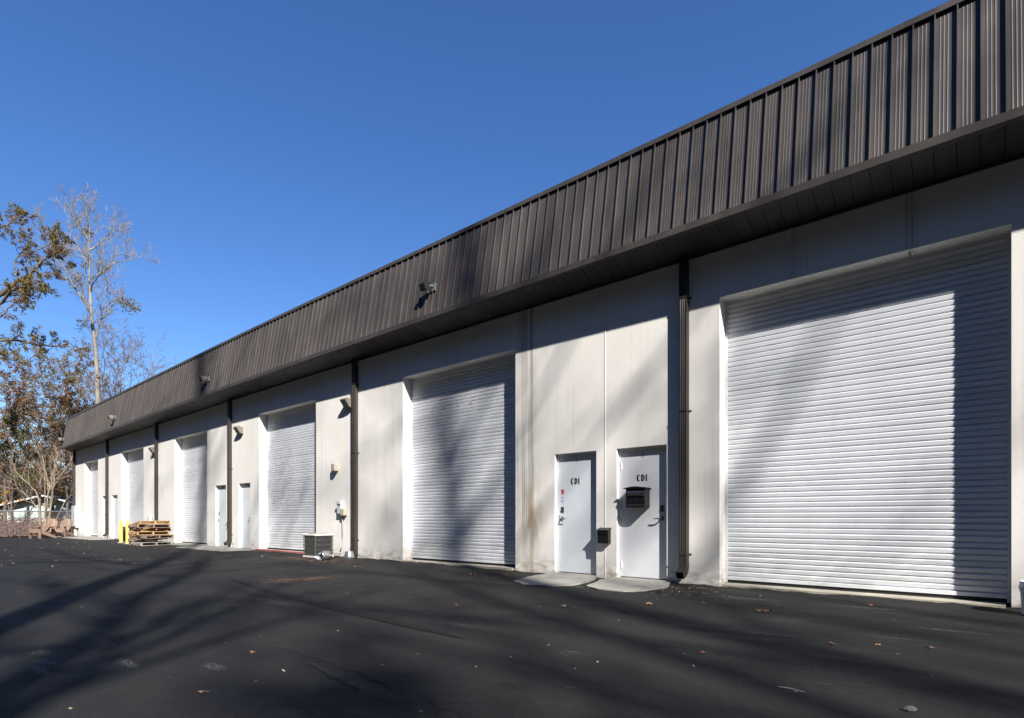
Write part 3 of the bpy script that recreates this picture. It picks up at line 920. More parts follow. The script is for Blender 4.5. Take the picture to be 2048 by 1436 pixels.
def condenser(loc, w, dp, h, label):
    t = thing("air_conditioner", label, "air conditioner", loc)
    bbox("base_pan", M['accase'], t, -w / 2 - .012, w / 2 + .012, -dp / 2 - .012, dp / 2 + .012, 0.0, 0.045, 0.005)
    bbox("coil", M['fins'], t, -w / 2 + .02, w / 2 - .02, -dp / 2 + .02, dp / 2 - .02, 0.0455, h - 0.046)
    bbox("top_cover", M['accase'], t, -w / 2 - .014, w / 2 + .014, -dp / 2 - .014, dp / 2 + .014, h - 0.045, h, 0.006)
    for sx in (-1, 1):
        for sy in (-1, 1):
            bbox("corner_post", M['grille'], t, sx * (w / 2 - .008) - .007, sx * (w / 2 - .008) + .007, sy * (dp / 2 - .008) - .007, sy * (dp / 2 - .008) + .007, 0.0455, h - .0455)
    gr = MB()
    n = int(w / 0.04)
    for i in range(1, n):
        x = -w / 2 + w * i / n
        for y in (-dp / 2 - .004, dp / 2 + .004): gr.tube([(x, y, .05), (x, y, h - .05)], 0.0024, 4)
    n = int(dp / 0.04)
    for i in range(1, n):
        y = -dp / 2 + dp * i / n
        for x in (-w / 2 - .004, w / 2 + .004): gr.tube([(x, y, .05), (x, y, h - .05)], 0.0024, 4)
    for z in (0.05, .18, .31, .43, h - .055):
        if z > h - .05: continue
        a, b = w / 2 + .009, dp / 2 + .009
        gr.tube([(-a, -b, z), (a, -b, z), (a, b, z), (-a, b, z), (-a, -b, z)], 0.0042, 4)
    gr.build("wire_grille", M['grille'], t)
    fan = MB(); fan.lathe([(0.02, h + .004), (w * .40, h + .004), (w * .41, h + .012), (w * .42, h + .001)], 0, 0, 24); fan.build("fan_guard", M['grille'], t)
    return t
t = condenser((-12.73, -0.57, 0.012), 0.54, 0.50, 0.585, "beige air conditioner with wire grille in front of the third roll-up door")
ls = MB(); ls.tube([(0.20, 0.26, 0.10), (0.30, 0.40, 0.09), (0.42, 0.54, 0.12), (0.45, 0.56, 0.25)], 0.014, 6)
ls.tube([(0.20, 0.26, 0.06), (0.32, 0.42, 0.03), (0.48, 0.50, 0.05), (0.47, 0.56, 0.15)], 0.009, 6); ls.build("line_set", M['conduit'], t, True)
condenser((-27.35, -0.55, 0.012), 0.50, 0.50, 0.66, "air conditioner half hidden behind the yellow bollards")

# duct pieces
def duct(name, label, loc, rot, prof, group=None):
    t = thing(name, label, "duct", loc, rot)
    mb = MB(); mb.lathe(prof, 0, 0, 28); mb.build("shell", M['galv'], t, True)
    return t
t = duct("duct_connector", "galvanised duct collar lying on its side before the air conditioner", (-11.62, -1.08, 0.115), (R(90), 0, R(20)),
     [(.060, -.13), (.10, -.15), (.108, -.15), (.108, -.06), (.113, -.055), (.108, -.05), (.108, .01), (.113, .015), (.108, .02), (.095, .09), (.095, .15), (.088, .15), (.088, .0), (.06, -.10)])
duct("duct_cone", "small galvanised cone standing at the foot of the downspout", (-11.80, -0.30, 0.012), (0, 0, 0.3),
     [(.135, 0), (.138, .006), (.105, .10), (.090, .135), (.090, .165), (.084, .165), (.084, .13), (.128, .004)])

# mailboxes
t = thing("mailbox", "black locking mailbox with arched lid on the door under the lettering", "mailbox", (-4.235, DREC + 0.004, 1.155))
w = 0.168
bbox("case", M['blackmetal'], t, -w, w, -0.175, 0.0, 0.0, 0.30, 0.004)
lid = MB(); lid.prism([(-w - .03, .301), (-w - .03, .312), (-w * .5, .330), (0, .337), (w * .5, .330), (w + .03, .312), (w + .03, .301)], 1, -0.205, 0.0); lid.build("lid", M['blackmetal'], t)
fl = MB()
fl.prism([(-0.176, .175), (-0.196, .182), (-0.205, .20), (-0.204, .235), (-0.190, .262), (-0.176, .27)], 0, -w + .012, w - .012); fl.build("mail_flap", M['greymetal'], t)
fl = MB(); fl.prism([(-0.176, .015), (-0.192, .02), (-0.194, .045), (-0.176, .052)], 0, -w + .012, w - .012); fl.build("bottom_trim", M['greymetal'], t)
bbox("front_door", M['blackmetal'], t, -w + .012, w - .012, -0.180, -0.1755, 0.056, 0.17)
lk = MB(); lk.prism([(.01 + .007 * math.cos(R(i * 36)), .152 + .007 * math.sin(R(i * 36))) for i in range(10)], 1, -0.186, -0.1805); lk.build("lock", M['steel'], t)
t = thing("drop_box", "small black letter box on the wall between the two lettered doors", "mailbox", (-4.83, -0.001, 0.565))
w = 0.10
cs = MB(); cs.prism([(0, 0), (-0.085, 0.0), (-0.095, 0.20), (0, 0.235)], 0, -w, w); cs.build("case", M['blackmetal'], t)
ld = MB(); ld.prism([(0.0, 0.236), (-0.118, 0.208), (-0.122, 0.214), (-0.116, 0.224), (0.0, 0.262)], 0, -w - .012, w + .012); ld.build("lid", M['blackmetal'], t)
fp = MB(); fp.prism([(-0.0945, .155), (-0.105, .16), (-0.108, .20), (-0.0965, .203)], 0, -w + .015, w - .015); fp.build("flap", M['blackmetal'], t)

# electrical cabinet at the far corner
t = thing("electrical_cabinet", "tall grey electrical cabinet at the far corner of the warehouse", "cabinet", (-38.05, 0, 0.46))
bbox("case", M['greybox'], t, -0.36, 0.36, -0.17, -0.001, 0, 1.2, 0.008)
bbox("cabinet_door", M['greybox'], t, -0.33, 0.33, -0.186, -0.1705, 0.03, 1.17, 0.004)
hd = MB(); hd.box(0.24, 0.28, -0.205, -0.1865, 0.55, 0.65); hd.build("latch", M['darksteel'], t)
for dx, rr in ((-0.12, .035), (0.04, .05), (0.16, .03)):
    c = MB(); c.tube([(dx, -0.08, -0.0005), (dx, -0.08, -0.46)], rr, 10); c.build("conduit", M['white'], t)
o = MB(); o.tube([(-36.98, -0.05, 0.0), (-36.98, -0.05, 1.15)], 0.045, 12)
tag(o.build("conduit_pipe", M['white'], None, True), "short white pipe standing against the far pier by the cabinet", "pipe")
# small meters behind the pallets and a hose tap
for x, lab in ((-26.5, "small grey electrical box on the wall above the pallets"), (-25.98, "small grey electrical box beside the downspout above the pallets")):
    t = thing("electrical_box", lab, "electrical box", (x, 0, 0.78))
    bbox("case", M['greybox'], t, -0.09, 0.09, -0.10, -0.001, 0.0, 0.26, 0.005)
    c = MB(); c.tube([(0, -0.05, -0.0005), (0, -0.05, -0.76)], 0.018, 8); c.build("conduit", M['conduit'], t)
t = thing("hose_tap", "small brass hose tap low on the wall beside the downspout by the pale doors", "tap", (-19.16, 0, 0.80))
c = MB(); c.tube([(0, 0, 0), (0, -0.06, 0), (0, -0.09, -0.02), (0, -0.10, -0.07)], [.014, .014, .014, .012], 8); c.build("spout", M['darksteel'], t)
c = MB(); c.tube([(0, -0.06, 0.01), (0, -0.06, 0.05)], 0.006, 6); c.tube([(-.035, -0.06, .05), (.035, -.06, .05)], .008, 6); c.build("tap_handle", M['darksteel'], t)

# bucket at the right
t = thing("bucket", "white plastic bucket standing by the pier at the right edge", "bucket", (0.445, -0.44, 0.004))
b = MB(); b.lathe([(.0, .0), (.132, .0), (.136, .01), (.150, .27), (.156, .275), (.156, .30), (.150, .305), (.153, .33), (.158, .335), (.152, .342), (.146, .335), (.130, .02), (0, .018)], 0, 0, 32)
b.build("body", M['bucket'], t, True)
h = MB(); h.tube([(.158 * math.cos(R(a)), .158 * math.sin(R(a)) * .9 - 0.0, .29 - .16 * math.sin(R(a))) for a in range(180, 361, 15)], .003, 6); 
h.v = [(x, y, z if z < .29 else .29 - (z - .29)) for x, y, z in h.v]
h.build("wire_handle", M['steel'], t)

# bollards
for x, y, lab in ((-26.6, -1.03, "yellow steel bollard, the farther one left of the pallets"), (-24.95, -1.27, "yellow steel bollard touching the pallet stack")):
    t = thing("bollard", lab, "bollard", (x, y, 0), group="yellow bollards")
    b = MB(); b.lathe([(.060, -0.1), (.060, .850), (.053, .872), (.034, .886), (.0, .890)], 0, 0, 18); b.build("post", M['yellow'], t, True)
    b = MB(); b.lathe([(.13, -0.1), (.13, .016), (.062, .026)], 0, 0, 18); b.build("footing", M['concrete'], t)

# pallets
PL, PD = 1.12, 1.0
def pallet(z, rx, ry, rz, dx, dy, mats, lab, miss=()):
    t = thing("pallet", lab, "pallet", (-23.35 + dx, -1.02 + dy, z), (rx, ry, rz), group="stacked pallets")
    me_s = MB(); me_s.box(-PL / 2, PL / 2, -0.019, 0.019, 0.0181, 0.1045)
    ms = me_s.mesh("stringer", mats)
    # two notches shown as cut-outs along the lower edge
    ms2 = MB(); ms2.prism([(-PL / 2, .0181), (-PL * .32, .0181), (-PL * .30, .055), (-PL * .14, .055), (-PL * .12, .0181), (PL * .12, .0181), (PL * .14, .055), (PL * .30, .055), (PL * .32, .0181), (PL / 2, .0181), (PL / 2, .1045), (-PL / 2, .1045)], 1, -.019, .019)
    ms = ms2.mesh("stringer", mats)
    for y in (-PD / 2 + .02, 0, PD / 2 - .02): link("stringer", ms, t, (0, y, 0))
    bm_ = MB(); bm_.box(-.048, .048, -PD / 2, PD / 2, 0, .0175); mb_ = bm_.mesh("deck_board", mats)
    for i in range(7):
        if i in miss: continue
        link("deck_board", mb_, t, (-PL / 2 + .05 + (PL - .1) * i / 6, 0, .105), (0, 0, rng.uniform(-.012, .012)))
    for i in range(4):
        link("base_board", mb_, t, (-PL / 2 + .05 + (PL - .1) * i / 3, 0, 0.0), (0, 0, rng.uniform(-.012, .012)))
    return t
PH = 0.1225
stack = [
    (0.0, 0, 0, 0.05, 0.10, 0.0, M['wood_c'], "weathered grey pallet at the bottom of the stack"),
    (PH + 0.065, 0, -.12, 0.22, 0.08, 0.02, M['wood_b'], "second pallet from the bottom of the stack, tilted"),
    (2 * PH + 0.068, 0, -.125, -0.05, -0.05, 0.0, M['wood_a'], "third pallet from the bottom of the stack"),
    (3 * PH + 0.070, 0, -.13, 0.10, -0.12, 0.04, M['wood_a'], "fourth pallet from the bottom, orange tinted wood"),
    (4 * PH + 0.073, 0, -.14, -0.08, 0.06, 0.0, M['wood_b'], "fifth pallet of the stack, second from the top"),
    (5 * PH + 0.077, 0, -.15, 0.06, 0.03, -0.02, M['wood_a'], "top pallet of the stack with fresh yellow boards"),
]
for s_ in stack: pallet(*s_[:6], s_[6], s_[7])

# adirondack chairs
def adirondack(loc, rz, lab):
    t = thing("garden_chair", lab, "chair", loc, (0, 0, rz), group="wooden garden chairs by the fence")
    m = M['chair']
    # local: sitter looks along -y
    for sx in (-1, 1):
        bbox("front_leg", m, t, sx * .30 - .02, sx * .30 + .02, -.34, -.24, 0, .545)
        lg = MB(); lg.prism([(-.34, .28), (-.34, .40), (-.20, .40), (.48, .09), (.48, 0.0), (.40, 0.0)], 0, sx * .275 - .018 - .001, sx * .275 + .004); lg.build("side_rail", m, t)
        bbox("armrest", m, t, sx * .335 - .07, sx * .335 + .07, -.42, .38, .546, .568, .004)
    ap = bbox("front_apron", m, t, -.278, .278, -.368, -.3415, .26, .40)
    for i in range(5):
        y = -.32 + i * .095
        z = .402 - max(0, i - 1) * .045
        mb = MB(); mb.box(-.275, .275, -.042, .042, 0, .02); o = mb.build("seat_slat", m, t); o.location = (0, y, z); o.rotation_euler = (-.35 if i > 0 else 0, 0, 0)
    hs = [.64, .715, .74, .715, .64]
    for i in range(5):
        x = (i - 2) * .112
        w = .053; h0 = hs[i]
        sl = MB()
        l_, r_ = (h0 - .035 if i < 2 else h0 - (.0 if i == 2 else .0)), (h0 if i < 2 else h0 - (.0 if i == 2 else .035))
        if i == 0: l_ -= .06
        if i == 4: r_ -= .06
        sl.prism([(-w, 0), (w, 0), (w, r_), (0, max(l_, r_) + .008), (-w, l_)], 1, -.011, .011)
        o = sl.build("back_slat", m, t); o.location = (x, .12, .23); o.rotation_euler = (-.24, 0, 0)
    bbox("back_rail", m, t, -.40, .40, .24, .30, .50, .5455)
    return t
adirondack((-34.75, -2.10, 0.012), R(25), "wooden garden chair nearest the asphalt, leftmost by the fence")
adirondack((-37.2, -1.36, 0.012), R(58), "wooden garden chair tucked between the other two")
adirondack((-35.5, -1.12, 0.012), R(44), "wooden garden chair nearest the electrical cabinet, seen square on")

# chain link fence
t = thing("chain_link_fence", "grey chain link fence with steel posts and top rail beyond the chairs", "fence")
FX, FH = -38.95, 1.35
for i in range(7):
    y = -0.25 - i * 3.05 if i else 0.15
    if i == 1: y = -3.05
    p = MB(); p.lathe([(.038, -.1), (.038, FH + .01), (.041, FH + .012), (.036, FH + .045), (0, FH + .055)], FX, y, 10); p.build("post", M['fence'], t, True)
rl = MB(); rl.tube([(FX + .032, 0.15, FH), (FX + .032, -18.6, FH)], .028, 8); rl.build("top_rail", M['fence'], t, True)
wm = MB()
sp_ = 0.085
n = int((18.6 + FH) / sp_)
for i in range(n):
    for sg in (1, -1):
        y0 = 0.1 - i * sp_
        a = (y0 + FH, 0.03) if sg == 1 else (y0, 0.03); b = (y0, FH) if sg == 1 else (y0 + FH, FH)
        # clip to fence run
        pts = []
        for q in (0, 1):
            pass
        (ya, za), (yb, zb) = a, b
        def cut(y, z, y2, z2):
            if y > 0.12:
                tt = (0.12 - y) / (y2 - y) if y2 != y else 0
                return 0.12, z + (z2 - z) * tt
            return y, z
        if ya > .12 and yb > .12: continue
        ya2, za2 = cut(ya, za, yb, zb); yb2, zb2 = cut(yb, zb, ya, za)
        wm.tube([(FX + .034 + .002 * sg, ya2, za2), (FX + .034 + .002 * sg, yb2, zb2)], 0.0058, 3, cap=False)
tag(wm.build("wire_mesh", M['wire'], t), kind="stuff")

# house behind the fence (frame: right = image right)
RV, FV = Vector((math.sin(R(49.98)), math.cos(R(49.98)), 0)), Vector((-math.cos(R(49.98)), math.sin(R(49.98)), 0))
hp = Vector((-70.3, 4.6, 0))
ha = math.atan2(RV.y, RV.x)
t = thing("house", "low pale gabled house with dark roof behind the fence", "house", hp, (0, 0, ha + R(4)))
hw, hz_e, hz_p = 4.1, 2.05, 3.05
wb = MB(); wb.prism([(-hw, -.2), (hw, -.2), (hw, hz_e), (0, hz_p), (-hw, hz_e)], 1, 0, 9); wb.build("wall", M['siding'], t)
for i in range(27):
    x = -hw + .15 + i * (2 * hw - .3) / 26
    top = hz_e + (hz_p - hz_e) * (1 - abs(x) / hw) - .02
    bbox("batten", M['siding'], t, x - .03, x + .03, -.035, -.001, 0, top)
for sx in (-1, 1):
    rf = MB(); ov = hw + .65
    sl_ = (hz_p - hz_e) / hw
    rf.prism([(0, hz_p + .02), (sx * ov, hz_p - ov * sl_ + .02), (sx * ov, hz_p - ov * sl_ + .13), (0, hz_p + .16)], 1, -.75, 9.4); rf.build("roof", M['shingle'], t)
    fb = MB(); fb.prism([(0, hz_p + .05), (sx * ov, hz_p - ov * sl_ + .05), (sx * ov, hz_p - ov * sl_ + .19), (0, hz_p + .19)], 1, -.80, -.752); fb.build("barge_board", M['white'], t)
wd = MB(); wd.box(-.05, .95, -.05, -.036, .55, 1.6); w_o = wd.build("window", M['glass'], t)
for q in ((-.11, -.05, .5, 1.65), (.95, 1.01, .5, 1.65)): bbox("window_frame", M['white'], w_o, q[0], q[1], -.07, -.036, q[2], q[3])
for q in ((-.049, .949, 1.6, 1.66), (-.049, .949, 1.05, 1.10), (-.049, .949, .49, .549)): bbox("window_frame", M['white'], w_o, q[0], q[1], -.07, -.0505, q[2], q[3])

# ------------------------------------------------------------------ trees
class Tree:
    def __init__(s, seed):
        s.r = random.Random(seed); s.wood = MB(); s.leaf = MB(); s.tips = []
    def rv(s):
        return Vector((s.r.gauss(0, 1), s.r.gauss(0, 1), s.r.gauss(0, 1))).normalized()
    def limb(s, pts, r0, r1, sides=7):
        n = len(pts)
        rad = [r0 + (r1 - r0) * (i / (n - 1)) ** 0.8 for i in range(n)]
        s.wood.tube(pts, rad, sides, cap=False)
        return [(Vector(p), q) for p, q in zip(pts, rad)]
    def branch(s, p, d, L, r, lvl, par):
        nseg = par['seg'][min(lvl, len(par['seg']) - 1)]
        pts = [Vector(p)]; d = d.normalized()
        for i in range(nseg):
            d = (d + s.rv() * par['wig'] + Vector((0, 0, par['up'])) ).normalized()
            pts.append(pts[-1] + d * (L / nseg))
        last = lvl >= par['max']
        rt = max(par['rmin'], r * (0.35 if not last else 0.5))
        s.limb(pts, max(r, par['rmin']), rt, 7 if r > .08 else 4 if r > .025 else 3)
        if last:
            s.tips += pts[1:]
            return
        nc = par['n'][min(lvl, len(par['n']) - 1)]
        s.spawn(pts, r, rt, L, nc, lvl, par)
    def spawn(s, pts, r, rt, L, nc, lvl, par, t0=None):
        t0 = par['t0'] if t0 is None else t0
        n = len(pts) - 1
        for c in range(nc):
            t = t0 + (1 - t0) * (c + s.r.random()) / nc
            t = min(t, 0.999)
            i = int(t * n); f = t * n - i
            p = Vector(pts[i]).lerp(Vector(pts[i + 1]), f)
            ax = (Vector(pts[i + 1]) - Vector(pts[i])).normalized()
            side = ax.orthogonal(); side.rotate(Matrix.Rotation(s.r.uniform(0, 6.283), 3, ax))
            a = R(s.r.uniform(*par['ang']))
            d = ax * math.cos(a) + side.normalized() * math.sin(a)
            rr = (r + (rt - r) * t) * par['rr'] * s.r.uniform(.7, 1.1)
            LL = L * par['lr'] * s.r.uniform(.6, 1.2) * (1.15 - 0.55 * t)
            s.branch(p, d, LL, rr, lvl + 1, par)
    def leaves(s, per_tip, size, spread, prob=1.0):
        for p in s.tips:
            if s.r.random() > prob: continue
            for _ in range(per_tip):
                q = p + s.rv() * s.r.random() * spread
                u = s.rv(); w = u.cross(s.rv())
                if w.length < 1e-3: continue
                k = size * s.r.uniform(.6, 1.3)
                s.leaf.quad(q, u * k * .5, w.normalized() * k * .36)
    def clump(s, c, rad, n, size):
        for _ in range(n):
            q = Vector(c) + s.rv() * rad * s.r.random() ** .5
            u = s.rv(); w = u.cross(s.rv())
            if w.length > 1e-3: s.leaf.quad(q, u * size * .5, w.normalized() * size * .36)
    def done(s, name, label, bark, leafmat, base, group=None):
        t = thing(name, label, "tree", base, group=group)
        inv = -Vector(base)
        s.wood.v = [(x + inv.x, y + inv.y, z + inv.z) for x, y, z in s.wood.v]
        s.leaf.v = [(x + inv.x, y + inv.y, z + inv.z) for x, y, z in s.leaf.v]
        s.wood.build("trunk", bark, t, True)
        if s.leaf.f: s.leaf.build("crown", leafmat, t)
        return t

PAR = dict(seg=[8, 6, 5, 4, 3], wig=.16, up=.05, max=3, rmin=.008, n=[14, 8, 5, 4], t0=.3, ang=(28, 62), rr=.55, lr=.55)
def P(**k):
    d = dict(PAR); d.update(k); return d

def at(zx, zy, Z, depth=0.0, sc=3.59, ox=0, oy=380):
    """a point of a tree that stands Z metres down the lens axis, drawn from a traced outline"""
    px, py = zx / sc + ox, zy / sc + oy
    q = CAM + FV * Z + RV * ((px - 1024) / 1120 * Z) + Vector((0, 0, (1036 - py) / 1120 * Z))
    return q + FV * depth

# tall pale poplar with a nearly bare crown
T = Tree(11); Z = 46
trunk = [at(x, y, Z) for x, y in ((715, 2420), (708, 1900), (700, 1400), (690, 1200), (675, 1050), (655, 900), (650, 800), (641, 620), (640, 500), (640, 400), (622, 270), (622, 170), (616, 110))]
T.limb(trunk, .215, .02, 9)
sub = P(max=3, n=[5, 6, 4], seg=[6, 5, 4, 3], rmin=.008, lr=.55, rr=.5, wig=.16, up=.10, ang=(22, 52))
mains = [(((640, 860), (560, 760), (430, 630), (320, 550)), .075, 1.0), (((450, 645), (370, 490), (300, 395), (295, 330)), .05, 1.2), (((640, 870), (540, 660), (500, 520), (465, 420), (480, 370)), .07, -1.5),
         (((690, 1060), (740, 950), (770, 890), (860, 830), (930, 825)), .09, -.8), (((750, 920), (765, 800), (755, 720), (720, 680)), .05, 1.5), (((770, 880), (815, 700), (815, 600), (760, 540)), .05, -1.2),
         (((650, 640), (720, 570), (780, 500), (900, 455), (955, 415)), .08, .8), (((655, 720), (720, 690), (820, 665), (925, 635)), .06, -1.4), (((645, 430), (690, 350), (740, 250), (765, 120)), .07, 1.0),
         (((630, 530), (560, 440), (510, 350), (440, 220), (440, 110)), .07, .6), (((638, 360), (600, 290), (585, 190), (590, 90)), .045, -.8), (((650, 390), (660, 220), (650, 80)), .04, -.4), (((800, 480), (840, 420), (855, 350)), .035, .9),
         (((500, 340), (480, 250), (520, 150)), .03, .6), (((660, 940), (600, 930), (550, 960)), .04, .3), (((665, 980), (720, 960), (800, 985)), .03, -.6), (((730, 260), (790, 250), (840, 200)), .03, 1.0), (((640, 500), (560, 480), (520, 500)), .035, -1)]
for pts, r0, dep in mains:
    n = len(pts)
    w = [at(x, y, Z, dep * i / (n - 1) * 1.6) for i, (x, y) in enumerate(pts)]
    # resample with a little wiggle
    fine = []
    for a, b in zip(w, w[1:]):
        for k in range(3): fine.append(a.lerp(b, k / 3) + T.rv() * .05 * (1 if fine else 0))
    fine.append(w[-1])
    T.limb(fine, r0, .016, 5)
    Lm = sum((b - a).length for a, b in zip(w, w[1:]))
    T.spawn(fine, r0, .02, max(2.2, Lm * .75), 9, 0, sub, t0=.15)
T.spawn(trunk[4:], .12, .03, 4.2, 16, 0, sub, t0=.1)
T.leaves(1, .06, .1, .04)
for c, rad, n in (((935, 830), .8, 170), ((900, 805), .5, 80), ((970, 845), .45, 70), ((560, 650), .75, 130), ((630, 300), .5, 70), ((610, 545), .4, 45), ((735, 1355), .6, 90)):
    T.clump(at(*c, Z), rad, n, .11)
T.done("poplar_tree", "tall pale-barked poplar with nearly bare crown rising behind the far end", M['bark_pale'], M['lf_olive'], at(715, 2420, Z) * 1.0)

# big oak with olive and rusty leaves, limbs reaching in from the left
T = Tree(12); Z = 40
trunk = [at(x, y, Z) for x, y in ((-150, 2480), (-150, 1900), (-155, 1400), (-150, 1100), (-140, 850), (-130, 600), (-120, 400), (-100, 250), (-60, 120), (-30, 40))]
T.limb(trunk, .42, .06, 10)
subA = P(max=3, n=[6, 6, 4], seg=[6, 4, 3, 3], rmin=.012, lr=.40, rr=.5, wig=.24, up=.05, ang=(25, 70))
limbs = [(((-140, 900), (-40, 760), (60, 650), (150, 575), (220, 480), (262, 410), (285, 330), (250, 190)), .20, 1.0, 20), (((-150, 1080), (-20, 940), (60, 860), (180, 790), (270, 765), (360, 772), (470, 765)), .17, -1.5, 17), (((-150, 1150), (-40, 1072), (60, 1058), (160, 1080), (280, 1092), (440, 1085)), .13, .8, 16),
         (((-110, 520), (-40, 440), (20, 345), (60, 305), (90, 250)), .10, -1.0, 14), (((-100, 300), (-20, 240), (20, 150), (50, 90)), .07, 1.0, 14), (((-130, 760), (-20, 720), (60, 690), (110, 600)), .08, 1.5, 12), (((150, 640), (220, 640), (300, 655), (390, 700)), .04, -.6, 8), (((200, 500), (300, 480), (360, 520)), .03, .8, 7),
         (((240, 440), (330, 380), (410, 330)), .04, .4, 12), (((110, 620), (90, 500), (130, 400), (160, 300)), .06, .5, 12), (((0, 1070), (60, 1180), (130, 1230)), .04, -.5, 8), (((-10, 920), (60, 790), (90, 690)), .06, .6, 9)]
for pts, r0, dep, nc in limbs:
    n = len(pts)
    w = [at(x, y, Z, dep * i / (n - 1) * 1.6) for i, (x, y) in enumerate(pts)]
    fine = []
    for a, b in zip(w, w[1:]):
        for k in range(3): fine.append(a.lerp(b, k / 3) + T.rv() * .07 * (1 if fine else 0))
    fine.append(w[-1])
    T.limb(fine, r0, .03, 6)
    T.spawn(fine, r0, .03, 3.4, nc, 0, subA, t0=.3)
T.leaves(2, .075, .2, .75)
T.done("oak_tree", "large leaning oak with olive and rusty leaves at the left edge", M['bark_dark'], M['lf_olive'], at(-150, 2480, Z))

# woodland behind
def wood_tree(seed, px, Z, top, bark, leafm, label, per=2, size=.15, prob=.8, spread=.28, lean=0, n0=18, name="woodland_tree", t0=.28, lr=.34, rmin=.012, group="woodland trees behind the fence", trunk_r=None, up=.05, base_y=1050):
    T = Tree(seed)
    base = CAM + FV * Z + RV * ((px - 1024) / 1120 * Z); base.z = 0
    H = .987 + (1036 - top) / 1120 * Z
    pts = []; d = Vector((lean, 0, 0))
    for i in range(11):
        t = i / 10
        pts.append(base + Vector((lean * t * t + T.r.uniform(-.12, .12) * t * 2, T.r.uniform(-.12, .12) * t * 2, H * t * .96)))
    r0 = trunk_r or H * .011
    T.limb(pts, r0, .03, 7)
    T.spawn(pts, r0, .03, H, n0, 0, P(max=3, n=[7, 8, 5], seg=[6, 4, 3, 3], rmin=rmin, lr=lr, rr=.5, wig=.22, up=up, ang=(30, 70)), t0=t0)
    if leafm: T.leaves(per, size * .70, spread, prob)
    return T.done(name, label, bark, leafm, base, group)
wood_tree(21, 245, 62, 668, M['bark_grey'], M['lf_brown'], "bare purplish crown right of the pale poplar trunk", 1, .12, .25, n0=44, t0=.35)
wood_tree(22, 305, 70, 692, M['bark_grey'], None, "small bare crown just above the roof line", n0=34, t0=.45, lr=.26)
wood_tree(23, 205, 66, 690, M['bark_grey'], M['lf_brown'], "sparse brown tree behind the pale poplar", 1, .13, .4, n0=38)
wood_tree(24, 155, 60, 705, M['bark_grey'], M['lf_brown'], "twiggy brown-leaved tree left of the pale poplar", 2, .14, .5, n0=24)
wood_tree(25, 105, 54, 712, M['bark_dark'], M['lf_olive'], "olive-leaved tree in the middle of the woodland", 3, .15, .8, n0=24)
wood_tree(26, 55, 58, 700, M['bark_grey'], M['lf_green'], "dull green tree left of the olive one", 2, .15, .75, n0=24)
wood_tree(27, 10, 50, 730, M['bark_dark'], M['lf_red'], "rust-red tree low at the left edge", 3, .15, .8, n0=22)
wood_tree(28, 135, 50, 792, M['bark_dark'], M['lf_red'], "small rust-red tree beside the end of the mansard", 3, .15, .8, n0=20)
wood_tree(29, -30, 62, 690, M['bark_grey'], M['lf_brown'], "tall brown-leaved tree at the far left edge", 2, .15, .6, n0=22)
wood_tree(30, 80, 47, 820, M['bark_grey'], M['lf_brown'], "low brown tangled tree behind the multi-stemmed one", 2, .13, .6, n0=22)
wood_tree(31, 25, 46, 840, M['bark_dark'], M['lf_green'], "low dark green tree behind the house roof at left", 3, .13, .8, n0=20, t0=.15)
wood_tree(32, 120, 78, 760, M['bark_grey'], M['lf_brown'], "distant brown tree filling the gap above the house", 2, .2, .8, n0=24)
wood_tree(33, 30, 82, 745, M['bark_grey'], M['lf_olive'], "distant olive tree filling the gap at left", 2, .2, .8, n0=24)
wood_tree(34, 175, 80, 770, M['bark_grey'], M['lf_brown'], "distant brown tree low beside the mansard end", 2, .2, .7, n0=22)
# understorey thicket: one mass of brush
T = Tree(40)
pz = P(max=3, n=[6, 6, 4], seg=[5, 4, 3], rmin=.01, lr=.5, rr=.5, wig=.3, up=.03, ang=(25, 70))
for i in range(120):
    Z = T.r.uniform(60, 80); px = T.r.uniform(-70, 200)
    b = CAM + FV * Z + RV * ((px - 1024) / 1120 * Z); b.z = 0
    T.branch(b, Vector((T.r.uniform(-.4, .4), T.r.uniform(-.4, .4), 1)), T.r.uniform(4, 9), .06, 0, pz)
T.leaves(1, .15, .4, .9)
th = T.wood.build("thicket", M['bark_grey']); tag(th, "brown tangle of undergrowth behind the house", kind="stuff")
tl = T.leaf.build("thicket_leaves", M['lf_brown']); tag(tl, "dry brown leaves of the undergrowth", kind="stuff")

# multi-stemmed bare tree in front of the house
T = Tree(41); Z = 33.5
def at2(zx, zy, dep=0): return at(zx, zy, Z, dep, 9.575, 0, 940)
sb = P(max=2, n=[4, 3, 2], seg=[5, 4, 3], rmin=.006, lr=.55, rr=.55, wig=.14, up=.09, ang=(18, 45))
for pts, r0, dep in ((((850, 1290), (845, 700), (845, 470), (790, 230), (690, -40), (600, -300)), .055, .4), (((790, 1290), (795, 600), (765, 400), (640, 250), (500, 60), (430, -200)), .05, -.4), (((860, 1290), (880, 450), (945, 240), (1100, 60), (1230, -180), (1300, -420)), .05, .3),
                    (((900, 1290), (1030, 720), (1120, 520), (1150, 300), (1190, 0), (1240, -250)), .045, -.5), (((840, 1290), (830, 500), (815, 150), (830, -100), (800, -400)), .045, .6), (((880, 1290), (990, 520), (1035, 250), (1045, -50), (1090, -350)), .04, 0),
                    (((770, 1290), (700, 760), (520, 590), (320, 420), (150, 330)), .035, .3), (((870, 1290), (920, 300), (960, 30), (960, -300)), .035, -.3), (((920, 1290), (1180, 570), (1400, 370), (1500, 250)), .03, .4)):
    n = len(pts); w = [at2(x, y, dep * i / (n - 1) * 2) for i, (x, y) in enumerate(pts)]
    fine = []
    for a, b in zip(w, w[1:]):
        for k in range(3): fine.append(a.lerp(b, k / 3) + T.rv() * .02)
    fine.append(w[-1])
    T.limb(fine, r0, .012, 6)
    T.spawn(fine, r0, .012, 2.4, 9, 0, sb, t0=.35)
